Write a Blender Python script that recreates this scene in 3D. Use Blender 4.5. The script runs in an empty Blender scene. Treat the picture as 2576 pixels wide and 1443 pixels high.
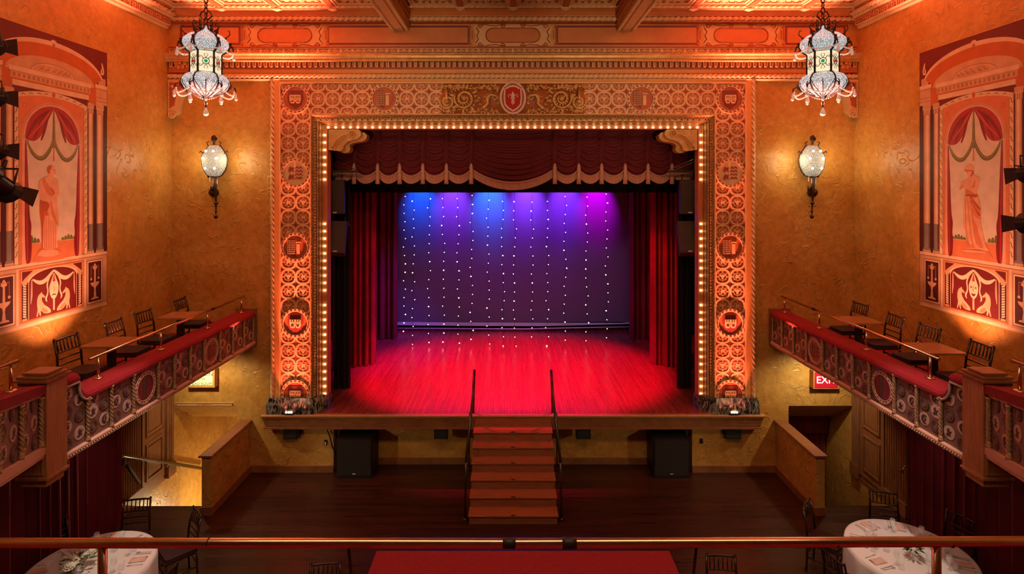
import bpy, math, random
from mathutils import Matrix, Vector
random.seed(7)
PI = math.pi
SC = bpy.context.scene
COL = SC.collection

# ------------------------------------------------------------------ camera
F, U0, V0 = 1380.0, 1284.0, 473.0          # focal length and principal point in pixels of the 2576 x 1443 frame
CX, CZ = -0.05, 5.79                        # camera position (y = 0)
cam_d = bpy.data.cameras.new('camera'); cam = bpy.data.objects.new('camera', cam_d); COL.objects.link(cam)
cam.location = (CX, 0, CZ); cam.rotation_euler = (PI/2, 0, 0)
cam_d.sensor_fit = 'HORIZONTAL'; cam_d.sensor_width = 36; cam_d.lens = 36*F/2576
cam_d.shift_x = (1288-U0)/2576; cam_d.shift_y = -(721.5-V0)/2576
cam_d.clip_start = .05; cam_d.clip_end = 200
SC.camera = cam
def PX(u, Y): return CX+(u-U0)*Y/F
def PZ(v, Y): return CZ-(v-V0)*Y/F

# ------------------------------------------------------------------ world, lights, exposure
SC.view_settings.view_transform = 'Standard'; SC.view_settings.look = 'None'
SC.view_settings.exposure = 0.0; SC.view_settings.gamma = 1.0; SC.view_settings.use_curve_mapping = False
w = bpy.data.worlds.new('world'); SC.world = w; w.use_nodes = True
w.node_tree.nodes['Background'].inputs[0].default_value = (1, .62, .38, 1)
w.node_tree.nodes['Background'].inputs[1].default_value = .02
SC.cycles.use_denoising = True
SC.cycles.max_bounces = 6; SC.cycles.diffuse_bounces = 3; SC.cycles.glossy_bounces = 2; SC.cycles.transmission_bounces = 2; SC.cycles.transparent_max_bounces = 8
SC.cycles.use_adaptive_sampling = True; SC.cycles.adaptive_threshold = .06; SC.cycles.adaptive_min_samples = 16
SC.cycles.sample_clamp_indirect = 4.0; SC.cycles.sample_clamp_direct = 0

def lamp(name, kind, loc, target, col, power, size=.1, angle=60, blend=.6, sizey=None):
    d = bpy.data.lights.new(name, kind); d.color = col; d.energy = power
    o = bpy.data.objects.new(name, d); COL.objects.link(o); o.location = loc
    if target is not None:
        o.rotation_euler = (Vector(target)-Vector(loc)).to_track_quat('-Z', 'Y').to_euler()
    if kind == 'SPOT':
        d.spot_size = math.radians(angle); d.spot_blend = blend; d.shadow_soft_size = size
    elif kind == 'AREA':
        d.size = size
        if sizey: d.shape = 'RECTANGLE'; d.size_y = sizey
    else: d.shadow_soft_size = size
    return o
SALMON = (1, .19, .11)
for s in (-1, 1):
    # the LED uplights standing on the stage lip (fixtures built below): column, cornice and ceiling
    for zt_, ang, pw in ((7.2, 15, 10500), (3.6, 42, 760), (2.0, 115, 11)):    # three lens rows of three LEDs
        for dx in (-.20, 0, .20):
            lamp('column_uplight', 'SPOT', (s*4.42+dx, 10.90, 1.33), (s*4.40+dx*.8, 11.13, zt_), SALMON, pw/3, .02, ang, 1.0)
    lamp('cornice_uplight', 'SPOT', (s*4.62, 10.70, 1.33), (s*5.0, 9.15, 9.4), (1, .28, .19), 19000, .03, 31, .4)
    # the LED uplights on the side balcony floors: murals, side walls, ceiling edge
    lamp('mural_uplight', 'SPOT', (s*6.28, 8.15, 2.95), (s*6.75, 8.25, 6.0), (1, .36, .22), 520, .05, 92, 1.0)
    # downlights recessed under the side balconies, then one added fill
    lamp('balcony_downlight_and_fill', 'SPOT', (s*6.1, 10.35, 2.50), (s*5.9, 11.1, .8), (1, .80, .50), 80, .05, 130, .8)
    lamp('balcony_downlight_and_fill', 'SPOT', (s*6.2, 8.3, 2.50), (s*6.5, 8.3, 0), (1, .50, .40), 10, .05, 130, .9)
    lamp('balcony_downlight_and_fill', 'SPOT', (s*5.9, 6.6, 2.50), (s*2.2, 11.4, .35), (1, .76, .44), 150, .08, 48, .9)  # unseen fill added to brighten the wall below the stage lip
    # house downlights in the ceiling above the round tables and the dance floor
    lamp('house_downlight', 'SPOT', (s*3.2, 6.6, 9.2), (s*5.45, 7.4, .7), (1, .80, .66), 1150, .15, 17, .7)
    # stage front washes hanging behind the valance
    lamp('stage_red_wash', 'SPOT', (s*2.2, 12.6, 5.85), (s*1.2, 13.6, 1.2), (1, .0, .12), 2150, .08, 71, .45)
    lamp('leg_light', 'SPOT', (s*1.2, 12.8, 5.7), (s*3.9, 14.4, 3.2), (1, .02, .05) if s > 0 else (.9, .02, .22), 340 if s > 0 else 190, .1, 45, .9)
# colour battens in front of the scrim
for x, c, e in ((-2.9, (.0, .10, 1), 800), (-1.9, (.22, .05, 1), 800), (-.7, (.0, .16, 1), 1050), (.5, (.22, .05, 1), 850), (1.7, (.22, .03, 1), 800), (2.7, (.60, .0, .8), 700)):
    lamp('scrim_light', 'SPOT', (x, 16.6, 6.45), (x, 17.6, 5.3), c, e, .06, 52, 1.0)
lamp('scrim_wash', 'SPOT', (0, 15.6, 6.5), (0, 17.6, 2.6), (.22, .03, 1), 420, .1, 120, .8)
lamp('stage_violet_wash', 'SPOT', (-1.5, 15.2, 6.3), (-3.6, 15.6, 1.2), (.25, .02, 1), 1100, .1, 60, .9)
# added arch fill spots, then warm general house light (ceiling fixtures over the seating behind the camera)
for s in (-1, 1): lamp('arch_top_fill', 'SPOT', (s*2.6, .6, 5.0), (s*2.0, 11.1, 7.8), (1, .66, .38), 1150, .2, 29, 1.0)  # unseen amber fill, added to brighten the top of the arch
lamp('house_light', 'AREA', (0, 2.0, 9.3), (0, 7.5, 3.0), (1, .58, .33), 250, 10.0, sizey=1.0)

# ------------------------------------------------------------------ materials
def _nt(name):
    m = bpy.data.materials.new(name); m.use_nodes = True
    nt = m.node_tree; b = nt.nodes['Principled BSDF']
    return m, nt, b
def _n(nt, t, **kw):
    n = nt.nodes.new(t)
    for k, v in kw.items():
        if k in n.inputs: n.inputs[k].default_value = v
        else: setattr(n, k, v)
    return n
def rgba(c): return (c[0], c[1], c[2], 1)
def mat(name, col, rough=.55, metal=0, col2=None, vs=4, bump=0, bs=20, stretch=(1, 1, 1), emit=None, es=0, sheen=0, spec=.5, dist=0, detail=4, trans=0, coat=0):
    m, nt, b = _nt(name)
    b.inputs['Base Color'].default_value = rgba(col); b.inputs['Roughness'].default_value = rough; b.inputs['Metallic'].default_value = metal
    b.inputs['Specular IOR Level'].default_value = spec
    if sheen:
        b.inputs['Sheen Weight'].default_value = sheen; b.inputs['Sheen Roughness'].default_value = .4
        b.inputs['Sheen Tint'].default_value = rgba([min(1, c*3+.1) for c in col])
    if emit: b.inputs['Emission Color'].default_value = rgba(emit); b.inputs['Emission Strength'].default_value = es
    if trans: b.inputs['Transmission Weight'].default_value = trans
    if coat: b.inputs['Coat Weight'].default_value = coat; b.inputs['Coat Roughness'].default_value = .15
    if col2 or bump:
        tc = _n(nt, 'ShaderNodeTexCoord'); mp = _n(nt, 'ShaderNodeMapping'); mp.inputs['Scale'].default_value = stretch
        nt.links.new(tc.outputs['Object'], mp.inputs['Vector'])
    if col2:
        no = _n(nt, 'ShaderNodeTexNoise', Scale=vs, Detail=detail, Distortion=dist); nt.links.new(mp.outputs[0], no.inputs['Vector'])
        cr = _n(nt, 'ShaderNodeValToRGB'); cr.color_ramp.elements[0].position = .32; cr.color_ramp.elements[1].position = .68
        cr.color_ramp.elements[0].color = rgba(col); cr.color_ramp.elements[1].color = rgba(col2)
        nt.links.new(no.outputs['Fac'], cr.inputs[0]); nt.links.new(cr.outputs[0], b.inputs['Base Color'])
    if bump:
        n2 = _n(nt, 'ShaderNodeTexNoise', Scale=bs, Detail=1); nt.links.new(mp.outputs[0], n2.inputs['Vector'])
        bp = _n(nt, 'ShaderNodeBump', Strength=bump, Distance=.02); nt.links.new(n2.outputs['Fac'], bp.inputs['Height'])
        nt.links.new(bp.outputs[0], b.inputs['Normal'])
    return m
def plaster(name, c1, c2):
    """gold glazed plaster with curved trowel strokes"""
    m, nt, b = _nt(name); b.inputs['Roughness'].default_value = .38
    tc = _n(nt, 'ShaderNodeTexCoord')
    n1 = _n(nt, 'ShaderNodeTexNoise', Scale=1.1, Detail=5, Roughness=.65); nt.links.new(tc.outputs['Object'], n1.inputs['Vector'])
    cr = _n(nt, 'ShaderNodeValToRGB'); e = cr.color_ramp.elements; e[0].position = .33; e[1].position = .66; e[0].color = rgba(c1); e[1].color = rgba(c2)
    nt.links.new(n1.outputs['Fac'], cr.inputs[0])
    n3 = _n(nt, 'ShaderNodeTexNoise', Scale=9, Detail=3, Roughness=.7); nt.links.new(tc.outputs['Object'], n3.inputs['Vector'])
    mr = _n(nt, 'ShaderNodeMapRange'); mr.inputs[1].default_value = .3; mr.inputs[2].default_value = .7; mr.inputs[3].default_value = .78; mr.inputs[4].default_value = 1.12
    nt.links.new(n3.outputs['Fac'], mr.inputs[0])
    mx = _n(nt, 'ShaderNodeMix', data_type='RGBA', blend_type='MULTIPLY'); mx.inputs[0].default_value = 1
    nt.links.new(cr.outputs[0], mx.inputs[6]); nt.links.new(mr.outputs[0], mx.inputs[7]); nt.links.new(mx.outputs[2], b.inputs['Base Color'])
    n2 = _n(nt, 'ShaderNodeTexNoise', Scale=2.6, Detail=1.0, Distortion=1.6); nt.links.new(tc.outputs['Object'], n2.inputs['Vector'])
    rr = _n(nt, 'ShaderNodeValToRGB'); e = rr.color_ramp.elements; e[0].position = .455; e[0].color = (0, 0, 0, 1); e[1].position = .545; e[1].color = (0, 0, 0, 1)
    k = e.new(.505); k.color = (1, 1, 1, 1); k2 = e.new(.52); k2.color = (.12, .12, .12, 1); nt.links.new(n2.outputs['Fac'], rr.inputs[0])
    n4 = _n(nt, 'ShaderNodeTexNoise', Scale=4.2, Detail=1.0); nt.links.new(tc.outputs['Object'], n4.inputs['Vector'])
    mk = _n(nt, 'ShaderNodeMapRange'); mk.inputs[1].default_value = .46; mk.inputs[2].default_value = .58; nt.links.new(n4.outputs['Fac'], mk.inputs[0])
    r2 = _n(nt, 'ShaderNodeMath', operation='MULTIPLY'); nt.links.new(rr.outputs[0], r2.inputs[0]); nt.links.new(mk.outputs[0], r2.inputs[1])
    ad = _n(nt, 'ShaderNodeMath', operation='ADD'); nt.links.new(r2.outputs[0], ad.inputs[0])
    ml = _n(nt, 'ShaderNodeMath', operation='MULTIPLY'); ml.inputs[1].default_value = .7; nt.links.new(n3.outputs['Fac'], ml.inputs[0]); nt.links.new(ml.outputs[0], ad.inputs[1])
    bp = _n(nt, 'ShaderNodeBump', Strength=.5, Distance=.02); nt.links.new(ad.outputs[0], bp.inputs['Height']); nt.links.new(bp.outputs[0], b.inputs['Normal'])
    return m
def boards(name, c1, c2, c3, width, length, rough, along='X', bump=.25, lo=.62, hi=1.3):
    m, nt, b = _nt(name); b.inputs['Roughness'].default_value = rough
    tc = _n(nt, 'ShaderNodeTexCoord'); mp = _n(nt, 'ShaderNodeMapping')
    if along == 'Y': mp.inputs['Rotation'].default_value = (0, 0, PI/2)
    nt.links.new(tc.outputs['Object'], mp.inputs['Vector'])
    br = _n(nt, 'ShaderNodeTexBrick', Scale=1.0); br.inputs['Brick Width'].default_value = length; br.inputs['Row Height'].default_value = width
    br.inputs['Mortar Size'].default_value = .0022; br.inputs['Mortar Smooth'].default_value = .2; br.offset = .37; br.inputs['Bias'].default_value = 0
    br.inputs['Color1'].default_value = rgba(c1); br.inputs['Color2'].default_value = rgba(c2); br.inputs['Mortar'].default_value = rgba(c3)
    nt.links.new(mp.outputs[0], br.inputs['Vector'])
    m2 = _n(nt, 'ShaderNodeMapping'); m2.inputs['Scale'].default_value = (.35, 15, 1); nt.links.new(mp.outputs[0], m2.inputs['Vector'])
    no = _n(nt, 'ShaderNodeTexNoise', Scale=1.6, Detail=4, Roughness=.7); nt.links.new(m2.outputs[0], no.inputs['Vector'])
    mr = _n(nt, 'ShaderNodeMapRange'); mr.inputs[1].default_value = .3; mr.inputs[2].default_value = .7; mr.inputs[3].default_value = lo; mr.inputs[4].default_value = hi
    nt.links.new(no.outputs['Fac'], mr.inputs[0])
    mx = _n(nt, 'ShaderNodeMix', data_type='RGBA', blend_type='MULTIPLY'); mx.inputs[0].default_value = 1
    nt.links.new(br.outputs['Color'], mx.inputs[6]); nt.links.new(mr.outputs[0], mx.inputs[7]); nt.links.new(mx.outputs[2], b.inputs['Base Color'])
    r2 = _n(nt, 'ShaderNodeMapRange'); r2.inputs[1].default_value = .3; r2.inputs[2].default_value = .7; r2.inputs[3].default_value = rough-.1; r2.inputs[4].default_value = rough+.15
    nt.links.new(no.outputs['Fac'], r2.inputs[0]); nt.links.new(r2.outputs[0], b.inputs['Roughness'])
    bp = _n(nt, 'ShaderNodeBump', Strength=bump, Distance=.004, invert=True); nt.links.new(br.outputs['Fac'], bp.inputs['Height']); nt.links.new(bp.outputs[0], b.inputs['Normal'])
    return m
def crystal(name, col, es, scale):
    """lit bead-work of a crystal lamp: bright beads in darker wire gaps"""
    m, nt, b = _nt(name); b.inputs['Roughness'].default_value = .15; b.inputs['Base Color'].default_value = (.25, .26, .26, 1)
    tc = _n(nt, 'ShaderNodeTexCoord')
    vo = _n(nt, 'ShaderNodeTexVoronoi', Scale=scale); nt.links.new(tc.outputs['Object'], vo.inputs['Vector'])
    mr = _n(nt, 'ShaderNodeMapRange'); mr.inputs[1].default_value = .15; mr.inputs[2].default_value = .62; mr.inputs[3].default_value = es; mr.inputs[4].default_value = es*.22
    nt.links.new(vo.outputs['Distance'], mr.inputs[0])
    b.inputs['Emission Color'].default_value = rgba(col); nt.links.new(mr.outputs[0], b.inputs['Emission Strength'])
    bp = _n(nt, 'ShaderNodeBump', Strength=.8, Distance=.02, invert=True); nt.links.new(vo.outputs['Distance'], bp.inputs['Height']); nt.links.new(bp.outputs[0], b.inputs['Normal'])
    return m
def marble(name):
    m, nt, b = _nt(name); b.inputs['Roughness'].default_value = .2
    tc = _n(nt, 'ShaderNodeTexCoord'); mp = _n(nt, 'ShaderNodeMapping'); mp.inputs['Rotation'].default_value = (0, .6, .5); mp.inputs['Scale'].default_value = (3, 3, 1.2)
    nt.links.new(tc.outputs['Object'], mp.inputs['Vector'])
    no = _n(nt, 'ShaderNodeTexNoise', Scale=3.2, Detail=9, Roughness=.65, Distortion=2.2); nt.links.new(mp.outputs[0], no.inputs['Vector'])
    cr = _n(nt, 'ShaderNodeValToRGB'); e = cr.color_ramp.elements; e[0].position = .44; e[1].position = .7; e[0].color = (.012, .012, .010, 1); e[1].color = (.45, .42, .36, 1)
    nt.links.new(no.outputs['Fac'], cr.inputs[0]); nt.links.new(cr.outputs[0], b.inputs['Base Color'])
    return m
M = {}
M['plaster'] = plaster('gold_plaster', (.47, .215, .037), (.61, .345, .086))
M['plaster_lit'] = plaster('gold_plaster_lit', (.60, .30, .07), (.74, .44, .13))  # paler copy of the gold plaster, whiter light put into its colour; unused
M['floor'] = boards('dark_floor_boards', (.034, .009, .006), (.055, .015, .009), (.010, .003, .003), .085, 1.9, .33, 'X')
M['stage'] = boards('stage_floor_boards', (.30, .036, .026), (.38, .05, .036), (.08, .012, .010), .058, 1.6, .22, 'Y', lo=.80, hi=1.18)
M['wood'] = mat('brown_wood', (.20, .075, .028), .38, col2=(.30, .12, .045), vs=5, stretch=(1, 10, 1))
M['wood_v'] = mat('brown_wood_upright', (.17, .065, .026), .4, col2=(.28, .115, .045), vs=5, stretch=(10, 10, .8))
M['oak'] = mat('oak_post_wood', (.36, .16, .065), .42, col2=(.50, .25, .11), vs=6, stretch=(10, 10, .7))
M['step'] = mat('stair_wood', (.26, .085, .04), .38, col2=(.36, .13, .06), vs=5, stretch=(.8, 12, 12))
M['black'] = mat('black_paint', (.010, .009, .009), .5)
M['blackcloth'] = mat('black_velour', (.008, .006, .007), .95, sheen=.15)
M['velvet'] = mat('red_velvet', (.22, .004, .010), .85, col2=(.30, .007, .016), vs=3, sheen=.35)
M['valance'] = mat('dark_red_velvet', (.115, .004, .008), .8, col2=(.15, .006, .011), vs=3, sheen=.4)
M['drape'] = mat('wine_drape', (.12, .005, .012), .75, col2=(.17, .007, .018), vs=3, sheen=.6)
M['carpet'] = mat('red_carpet', (.21, .003, .009), .95, col2=(.28, .004, .013), vs=60, bump=.3, bs=250)
M['gold'] = mat('carved_gilt', (.62, .37, .13), .40, metal=.35, col2=(.48, .25, .075), vs=8, bump=.25, bs=40)
M['gold_dark'] = mat('antique_gilt', (.34, .19, .06), .45, metal=.3, col2=(.50, .30, .10), vs=22, bump=.9, bs=55)
M['cream'] = mat('cream_gilt', (.72, .49, .25), .5, col2=(.64, .40, .18), vs=10)
M['buff'] = mat('ochre_paint', (.62, .32, .085), .5, col2=(.54, .25, .06), vs=3)
M['rust'] = mat('rust_paint', (.41, .105, .030), .55, col2=(.34, .082, .024), vs=8)
M['maroon'] = mat('maroon_paint', (.16, .022, .012), .55)
M['orange'] = mat('orange_paint', (.60, .22, .06), .5, col2=(.52, .17, .045), vs=4)
M['iron'] = mat('dark_iron', (.045, .022, .014), .45, metal=.5, bump=.3, bs=60)
M['brass'] = mat('brass', (.80, .58, .42), .24, metal=1, col2=(.70, .47, .31), vs=6)
M['chrome'] = mat('chrome', (.7, .66, .6), .18, metal=1)
M['mahog'] = mat('dark_mahogany', (.030, .010, .006), .28, coat=.3)
M['seatpad'] = mat('dark_seat_pad', (.025, .006, .006), .7)
M['tabletop'] = mat('varnished_tabletop', (.34, .15, .055), .3, col2=(.44, .21, .085), vs=5, stretch=(1, 9, 1))
M['linen'] = mat('white_linen', (.74, .70, .66), .85)
M['napkin'] = mat('blush_napkin', (.66, .46, .38), .85)
M['glass'] = mat('clear_glass', (.95, .95, .95), .05, spec=.8); M['glass'].node_tree.nodes['Principled BSDF'].inputs['Alpha'].default_value = .22
M['silver'] = mat('silver_cutlery', (.75, .73, .70), .35, metal=.7)
M['petal'] = mat('white_petal', (.80, .79, .66), .7)
M['leaf'] = mat('green_leaf', (.06, .13, .035), .6, col2=(.11, .19, .06), vs=20)
M['speaker'] = mat('speaker_cabinet', (.055, .032, .022), .6, bump=.2, bs=120)
M['grille'] = mat('speaker_grille', (.012, .011, .012), .65, bump=.5, bs=300)
M['marble'] = marble('black_marble')
M['fringe'] = mat('pink_gold_fringe', (.66, .36, .25), .7, col2=(.52, .25, .17), vs=90, stretch=(1, 1, .05))
M['scrim'] = mat('pale_scrim', (.17, .15, .20), .9, bump=.3, bs=150)
M['hem'] = mat('white_hem', (.75, .75, .78), .8)
M['bulb'] = mat('warm_bulb', (1, .8, .5), .3, emit=(1, .74, .40), es=7)
M['fairy'] = mat('fairy_bulb', (1, .9, .8), .3, emit=(1, .86, .66), es=3.5)
M['crystal'] = crystal('crystal_beads', (.80, .93, .95), 1.05, 65)
M['crystal_s'] = crystal('crystal_sconce', (1, .90, .66), .6, 60)
M['bead'] = mat('glass_bead', (.85, .75, .65), .12, spec=.8, emit=(1, .8, .65), es=.12)
M['lampglass'] = mat('ivory_lamp_glass', (.85, .80, .60), .3, emit=(1, .90, .58), es=.75)
M['hotspot'] = mat('lamp_core', (1, 1, 1), .3, emit=(1, .95, .82), es=3)
M['led'] = mat('led_lens', (1, .5, .3), .3, emit=(1, .55, .30), es=30)
M['jewel_g'] = mat('green_jewel', (.0, .30, .12), .1, emit=(.0, .5, .2), es=.5)
M['jewel_r'] = mat('red_jewel', (.4, .03, .02), .1, emit=(.5, .05, .03), es=.4)
M['mauve'] = mat('mauve_panel', (.17, .088, .068), .5, col2=(.22, .115, .09), vs=12)
M['roundel'] = mat('pale_roundel', (.50, .34, .29), .5)
M['roundel_d'] = mat('dark_roundel', (.075, .034, .026), .5)
M['colonnette'] = mat('silver_gilt', (.55, .37, .22), .35, metal=.3, col2=(.40, .22, .11), vs=20)
M['pinktrim'] = mat('pink_gilt_trim', (.66, .38, .28), .45)
M['exit'] = mat('exit_red', (.35, .01, .02), .3, emit=(.6, .01, .03), es=.35)
M['exit_w'] = mat('exit_white', (1, 1, 1), .4, emit=(1, .9, .85), es=1.0)
M['caution'] = mat('caution_glass', (.8, .8, .4), .3, emit=(.80, .85, .30), es=.7)
M['caution_t'] = mat('caution_print', (.12, .13, .02), .5)
M['tape'] = mat('black_tape', (.012, .010, .010), .5)
M['shield'] = mat('red_enamel', (.42, .02, .012), .7, spec=.2)
for k_ in ('crystal', 'crystal_s', 'lampglass', 'fairy', 'bead', 'jewel_g', 'jewel_r', 'exit', 'exit_w', 'caution', 'hotspot', 'led'): M[k_].cycles.emission_sampling = 'NONE'   # too small or too faint to be worth sampling as lamps
_pc = {}
def paint(r, g, b):
    k = (r, g, b)
    if k not in _pc:
        lin = [((c/255+.055)/1.055)**2.4 if c > 10 else c/255/12.92 for c in k]
        lin2 = [c*.82 for c in lin]
        _pc[k] = mat('mural_paint_%d_%d_%d' % k, lin, .6, col2=lin2, vs=6)
    return _pc[k]

# ------------------------------------------------------------------ mesh helpers
class MB:
    def __init__(s): s.v = []; s.f = []; s.m = []; s.T = None
    def add(s, vs, fs, m=0):
        o = len(s.v)
        if s.T is not None: vs = [s.T @ Vector(p) for p in vs]
        s.v += [tuple(p) for p in vs]; s.f += [tuple(i+o for i in f) for f in fs]; s.m += [m]*len(fs); return s
    def box(s, x0, x1, y0, y1, z0, z1, m=0):
        x0, x1 = min(x0, x1), max(x0, x1); y0, y1 = min(y0, y1), max(y0, y1); z0, z1 = min(z0, z1), max(z0, z1)
        return s.add([(x, y, z) for z in (z0, z1) for y in (y0, y1) for x in (x0, x1)],
                     [(0, 2, 3, 1), (4, 5, 7, 6), (0, 1, 5, 4), (2, 6, 7, 3), (0, 4, 6, 2), (1, 3, 7, 5)], m)
    def prism(s, poly, d0, d1, ax='y', m=0):
        """2-D polygon extruded along an axis. ax y: (x,z), ax x: (y,z), ax z: (x,y)"""
        n = len(poly)
        def p3(p, d): return (p[0], d, p[1]) if ax == 'y' else ((d, p[0], p[1]) if ax == 'x' else (p[0], p[1], d))
        vs = [p3(p, d0) for p in poly]+[p3(p, d1) for p in poly]
        fs = [tuple(range(n)), tuple(range(2*n-1, n-1, -1))]+[(i, n+i, n+(i+1) % n, (i+1) % n) for i in range(n)]
        return s.add(vs, fs, m)
    def ring(s, outer, inner, d0, d1, ax='y', m=0):
        n = len(outer)
        def p3(p, d): return (p[0], d, p[1]) if ax == 'y' else ((d, p[0], p[1]) if ax == 'x' else (p[0], p[1], d))
        vs = [p3(p, d1) for p in outer]+[p3(p, d1) for p in inner]+[p3(p, d0) for p in outer]+[p3(p, d0) for p in inner]
        fs = []
        for i in range(n):
            j = (i+1) % n
            fs += [(i, j, n+j, n+i), (i, 2*n+i, 2*n+j, j), (n+i, n+j, 3*n+j, 3*n+i)]
        return s.add(vs, fs, m)
    def lathe(s, prof, n=12, c=(0, 0, 0), ax='z', m=0, lobe=None):
        vs = []; fs = []; k = len(prof)
        for i in range(n):
            a = 2*PI*i/n
            for r, h in prof:
                rr = r*(lobe(a, h) if lobe else 1)
                x, y = rr*math.cos(a), rr*math.sin(a)
                p = (x, y, h) if ax == 'z' else ((x, h, y) if ax == 'y' else (h, x, y))
                vs.append((p[0]+c[0], p[1]+c[1], p[2]+c[2]))
        for i in range(n):
            j = (i+1) % n
            for q in range(k-1): fs.append((i*k+q, j*k+q, j*k+q+1, i*k+q+1))
        if prof[0][0] > 1e-4: fs.append(tuple(i*k for i in range(n))[::-1])
        if prof[-1][0] > 1e-4: fs.append(tuple(i*k+k-1 for i in range(n)))
        return s.add(vs, fs, m)
    def ball(s, c, r, n=8, m=0, sq=(1, 1, 1)):
        k = max(3, n//2); vs = []; fs = []
        prof = [(math.sin(PI*i/k), -math.cos(PI*i/k)) for i in range(k+1)]
        for i in range(n):
            a = 2*PI*i/n
            for rr, h in prof: vs.append((c[0]+r*sq[0]*rr*math.cos(a), c[1]+r*sq[1]*rr*math.sin(a), c[2]+r*sq[2]*h))
        K = k+1
        for i in range(n):
            j = (i+1) % n
            for q in range(k): fs.append((i*K+q, j*K+q, j*K+q+1, i*K+q+1))
        return s.add(vs, fs, m)
    def tube(s, path, r, n=6, m=0, closed=False, rs=None):
        P = [Vector(p) for p in path]; L = len(P); vs = []; fs = []
        up = Vector((0, 0, 1)); prev = None
        for i, p in enumerate(P):
            a = P[(i-1) % L] if (closed or i > 0) else p; b = P[(i+1) % L] if (closed or i < L-1) else p
            t = (b-a).normalized()
            ref = prev if prev is not None else (up if abs(t.z) < .9 else Vector((1, 0, 0)))
            sd = t.cross(ref)
            if sd.length < 1e-6: sd = t.cross(Vector((0, 1, 0)))
            sd.normalize(); nn = sd.cross(t).normalized(); prev = nn
            rr = rs[i] if rs else r
            for q in range(n):
                g = 2*PI*q/n; vs.append(p+(sd*math.cos(g)+nn*math.sin(g))*rr)
        R = L if closed else L-1
        for i in range(R):
            j = (i+1) % L
            for q in range(n): fs.append((i*n+q, i*n+(q+1) % n, j*n+(q+1) % n, j*n+q))
        if not closed: fs += [tuple(range(n))[::-1], tuple((L-1)*n+q for q in range(n))]
        return s.add(vs, fs, m)
    def twist(s, p0, p1, r, pitch, lobes=3, n=14, depth=.42, per=8, m=0, flat=1.0):
        """rope / barley-sugar bar between two points"""
        a, b = Vector(p0), Vector(p1); L = (b-a).length; t = (b-a).normalized()
        ref = Vector((0, 0, 1)) if abs(t.z) < .9 else Vector((0, 1, 0))
        sd = t.cross(ref).normalized(); nn = sd.cross(t).normalized()
        k = max(2, int(L/pitch*per)); vs = []; fs = []
        for i in range(k+1):
            p = a+t*(L*i/k); ph = 2*PI*(L*i/k)/pitch/lobes
            for q in range(n):
                g = 2*PI*q/n; rr = r*(1-depth*.5*(1-math.cos(lobes*(g-ph))))
                vs.append(p+(sd*math.cos(g)+nn*math.sin(g)*flat)*rr)
        for i in range(k):
            for q in range(n): fs.append((i*n+q, i*n+(q+1) % n, (i+1)*n+(q+1) % n, (i+1)*n+q))
        fs += [tuple(range(n))[::-1], tuple(k*n+q for q in range(n))]
        return s.add(vs, fs, m)
    def grid(s, fn, nu, nv, m=0):
        vs = [fn(i/nu, j/nv) for j in range(nv+1) for i in range(nu+1)]
        fs = [(j*(nu+1)+i, j*(nu+1)+i+1, (j+1)*(nu+1)+i+1, (j+1)*(nu+1)+i) for j in range(nv) for i in range(nu)]
        return s.add(vs, fs, m)
    def mesh(s, name, mats, smooth=False):
        me = bpy.data.meshes.new(name); me.from_pydata(s.v, [], s.f)
        for x in (mats if isinstance(mats, (list, tuple)) else [mats]): me.materials.append(M[x] if isinstance(x, str) else x)
        if any(s.m): me.polygons.foreach_set('material_index', s.m)
        if smooth: me.shade_smooth() if hasattr(me, 'shade_smooth') else me.polygons.foreach_set('use_smooth', [True]*len(me.polygons))
        me.update(); return me
    def build(s, name, mats, parent=None, smooth=False, label=None, world=True):
        return put(name, s.mesh(name, mats, smooth), parent, label=label, world=world)
def put(name, me, parent=None, loc=(0, 0, 0), rot=(0, 0, 0), scale=(1, 1, 1), label=None, world=True, kind=None):
    o = bpy.data.objects.new(name, me); COL.objects.link(o)
    o.location = loc; o.rotation_euler = rot; o.scale = scale
    if parent is not None:
        o.parent = parent
        if world: o.matrix_parent_inverse = root_matrix(parent).inverted()
    if label: o['label'] = label
    if kind: o['kind'] = kind
    return o
def root_matrix(o):
    m = Matrix.LocRotScale(o.location, o.rotation_euler, o.scale)
    if o.parent is not None: m = root_matrix(o.parent) @ o.matrix_parent_inverse @ m
    return m
def tag(o, label, cat, group=None):
    o['label'] = label; o['category'] = cat
    if group: o['group'] = group
    return o
def thing(name, label, cat, loc=(0, 0, 0), rotz=0, group=None):
    o = bpy.data.objects.new(name, None); COL.objects.link(o); o.location = loc; o.rotation_euler = (0, 0, rotz); o.empty_display_size = .1
    return tag(o, label, cat, group)
def struct(name, mb, mats, parent=None, smooth=False):
    o = mb.build(name, mats, parent, smooth)
    if parent is None: o['kind'] = 'structure'
    return o
def dup(root, loc, rotz, label=None, group=None, parent=None):
    r = root.copy(); COL.objects.link(r); r.location = loc; r.rotation_euler = (0, 0, rotz)
    if label: r['label'] = label
    if group: r['group'] = group
    for ch in list(root.children):
        c = ch.copy(); COL.objects.link(c); c.parent = r
        for g in ch.children:
            d = g.copy(); COL.objects.link(d); d.parent = c
    return r
def circ(r, n=20, c=(0, 0), a0=0, ry=None):
    ry = r if ry is None else ry
    return [(c[0]+r*math.cos(a0+2*PI*i/n), c[1]+ry*math.sin(a0+2*PI*i/n)) for i in range(n)]
def rsq(h, r, k=4, hx=None):
    """rounded square of half size h"""
    hx = hx or h; out = []
    for cx, cy, a in ((hx-r, h-r, 0), (-hx+r, h-r, PI/2), (-hx+r, -h+r, PI), (hx-r, -h+r, 1.5*PI)):
        out += [(cx+r*math.cos(a+PI/2*i/k), cy+r*math.sin(a+PI/2*i/k)) for i in range(k+1)]
    return out
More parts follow.
